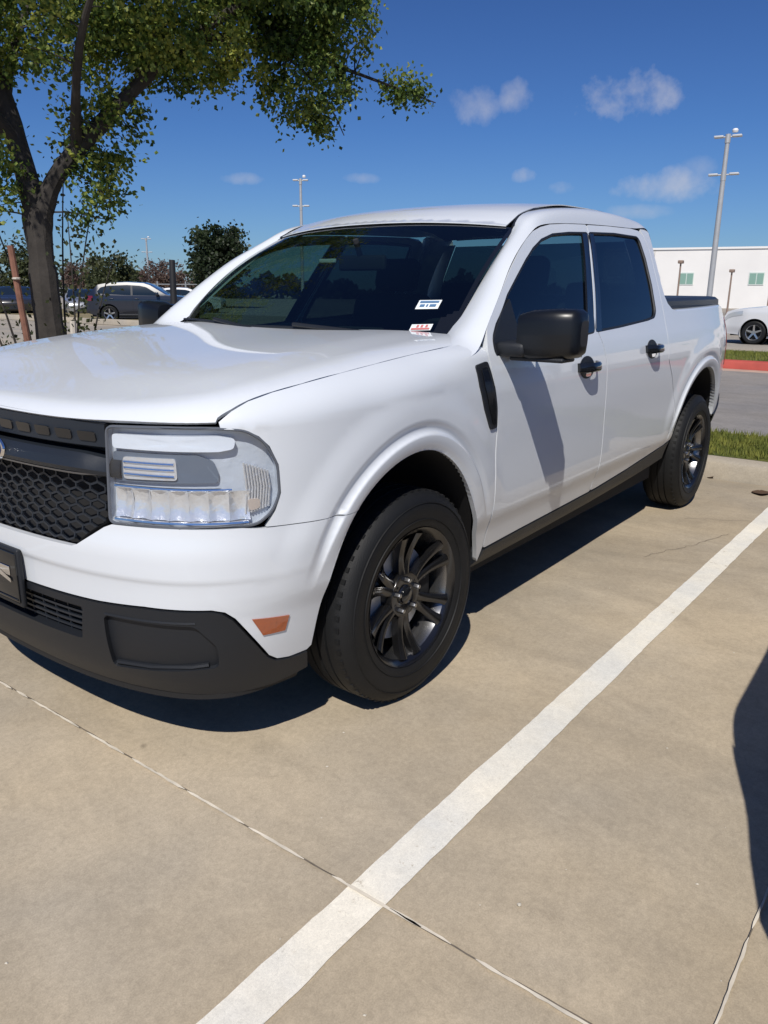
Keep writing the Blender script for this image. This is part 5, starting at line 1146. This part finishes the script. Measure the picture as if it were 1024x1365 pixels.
blobs = [(T3(.1, 0, 4.9), (2.6, 2.4, 1.4), 24), (T3(1.7, 0, 4.6), (1.7, 1.8, 1.15), 24), (T3(2.6, 0, 4.8), (1.25, 1.3, .95), 12), (T3(2.9, -.1, 4.05), (.7, .8, .36), 5), (T3(2.75, -.2, 3.45), (.6, .5, .5), 5), (T3(.1, 0, 3.65), (1.1, 1.0, .4), 6), (T3(1.5, 0, 3.65), (1.0, .9, .36), 8),
         (T3(3.9, -.1, 3.55), (.5, .25, .13), 1.0), (T3(.65, 0, 2.9), (.5, .45, .45), 2.0), (T3(-.6, 0, 2.6), (.5, .5, .8), 2.0), (T3(.55, 0, 2.2), (.35, .3, .4), .9), (T3(-1.2, 0, 4.0), (1.2, 1.2, .8), 9)]
nt_, trk, crn = make_tree('near_tree', TB, limbs, blobs, 'tall leafy tree with a forked trunk overhanging the top left of the view', LEAF, 1450, 68, .055, 5, tw=.007)
# thin shoots round the trunk
LEAF2 = leafmat('leaf_olive', (.03, .04, .016), (.055, .07, .025), (.11, .12, .04), 4)
for k, (u, w, h, le) in enumerate(((.40, .3, 2.4, .18), (.30, -.2, 2.0, -.05), (.55, .1, 1.7, .15), (-.38, .3, 2.6, -.25), (-.55, -.1, 2.1, -.2), (.22, .4, 2.9, .1), (-.75, .2, 1.9, -.2))):
    b_ = MB(); c = curve([T3(u * .5, w, 0), T3(u * .75, w, h * .5), T3(u + le, w, h)], 9); b_.tube([tuple(q) for q in c], list(np.linspace(.016, .004, 9)), 6)
    b_.build('shoot', BARK, nt_); r2 = np.random.RandomState(50 + k); n = 110; t = r2.uniform(.35, 1, n); P = np.stack([np.interp(t, np.linspace(0, 1, 9), c[:, q]) for q in range(3)], 1) + r2.normal(0, .12, (n, 3)); leaves_mesh('shoot_leaves', P, np.tile((0, 0, .6), (n, 1)), .055, LEAF2, nt_, 70 + k)
# two wooden stakes by the trunk
STK = mat('stake_wood', (.20, .095, .065), .85, noise=(12, .3)); STW = mat('tie_pale', (.50, .46, .40), .7)
for u, w, lean, h, lab in ((-.20, -.22, .10, 1.72, 'reddish wooden stake tied to the near tree on its left'), (.16, -.25, -.04, 1.0, 'short pale wooden stake in front of the near tree trunk')):
    st_ = empty('tree_stake', tuple(TB + T3(u, w, 0))); tag(st_, lab, 'stake', 'stakes round the near tree'); b_ = MB(); b_.tube([(0, 0, 0), tuple(T3(-lean, 0, h))], .032, 8); b_.build('stake', STK if lean > 0 else STW, st_)
    b_ = MB(); b_.tube([tuple(T3(-lean * .8 + .03 * math.cos(a), .05 * math.sin(a), h * .82)) for a in np.linspace(0, 6.28, 9)], .012, 6); b_.build('tie', STW, st_)

LEAFD = leafmat('leaf_dark', (.014, .024, .011), (.03, .048, .018), (.06, .085, .03), .35)
LEAFP = leafmat('twig_pinkish', (.10, .07, .055), (.15, .10, .08), (.20, .14, .11), .3)
def simple_tree(name, x, y, h, wd, leafm, label, seed, n=90, nl=70, ls=.30, group=None, low=.25):
    z0 = -.13; L = [([(0, 0, 0), (.02 * h, 0, h * .3), (-.02 * h, .02 * h, h * .62)], h * .03, h * .012)]; B_ = [((0, 0, h * .62), (wd * .5, wd * .5, h * .36), 10), ((wd * .22, wd * .1, h * .45), (wd * .32, wd * .32, h * .22), 5), ((-wd * .25, -wd * .1, h * .5), (wd * .3, wd * .3, h * .24), 5)]
    return make_tree(name, (x, y, z0), L, B_, label, leafm, n, nl, ls, seed, group=group, tw=.03)
simple_tree('tree', -44.5, -50.5, 6.9, 5.6, LEAFD, 'round dark green tree standing beside the pickup windscreen on the left skyline', 21, 150, 90, .34)
simple_tree('shrub', -46.8, -53.9, 4.2, 3.4, LEAFD, 'lower dark bush at the left foot of the round green tree', 22, 70, 70, .32)
simple_tree('bare_tree', -38.5, -61.5, 4.4, 4.2, LEAFP, 'pinkish bare tree right of the near tree trunk', 23, 80, 45, .22)
simple_tree('bare_tree', -47.0, -61.0, 4.3, 5.2, LEAFP, 'pinkish bare tree behind the small distant light pole', 24, 90, 45, .22)
simple_tree('bare_tree', -51.5, -60.5, 3.8, 3.6, LEAFP, 'low pinkish bare tree left of the round green tree', 25, 60, 45, .22)
G_T = 'shrubby trees behind the near tree'
for k, (x, y, h, w_, lab) in enumerate(((-20.5, -47.0, 5.4, 4.4, 'dark shrubby tree at the far left edge behind the near tree'), (-24.2, -44.5, 4.6, 3.8, 'dark shrubby tree just left of the near tree trunk'), (-30.5, -45.5, 4.2, 3.6, 'low shrubby tree just right of the near tree trunk'), (-17.0, -50.0, 7.0, 4.0, 'thin tall tree leaving the frame at the left edge'))):
    simple_tree('shrubby_tree', x, y, h, w_, LEAF2, lab, 30 + k, 75, 50, .24, G_T)
# far skyline band
b = MB(); r2 = np.random.RandomState(9); n = 9000; a = r2.uniform(math.radians(150), math.radians(262), n); dd = r2.uniform(150, 165, n); prof = 2.4 + 1.1 * np.sin(a * 31) + .8 * np.sin(a * 77 + 1) + .6 * np.sin(a * 171)
P = np.stack([np.cos(a) * dd, np.sin(a) * dd, r2.uniform(0, 1, n) ** .8 * prof - .2], 1); o = leaves_mesh('far_treeline', P, np.tile((0, 0, .8), (n, 1)), 1.6, leafmat('far_leaf', (.035, .045, .035), (.05, .06, .045), (.09, .085, .065), .05), None, 10, .6); tag(o, kind='stuff')
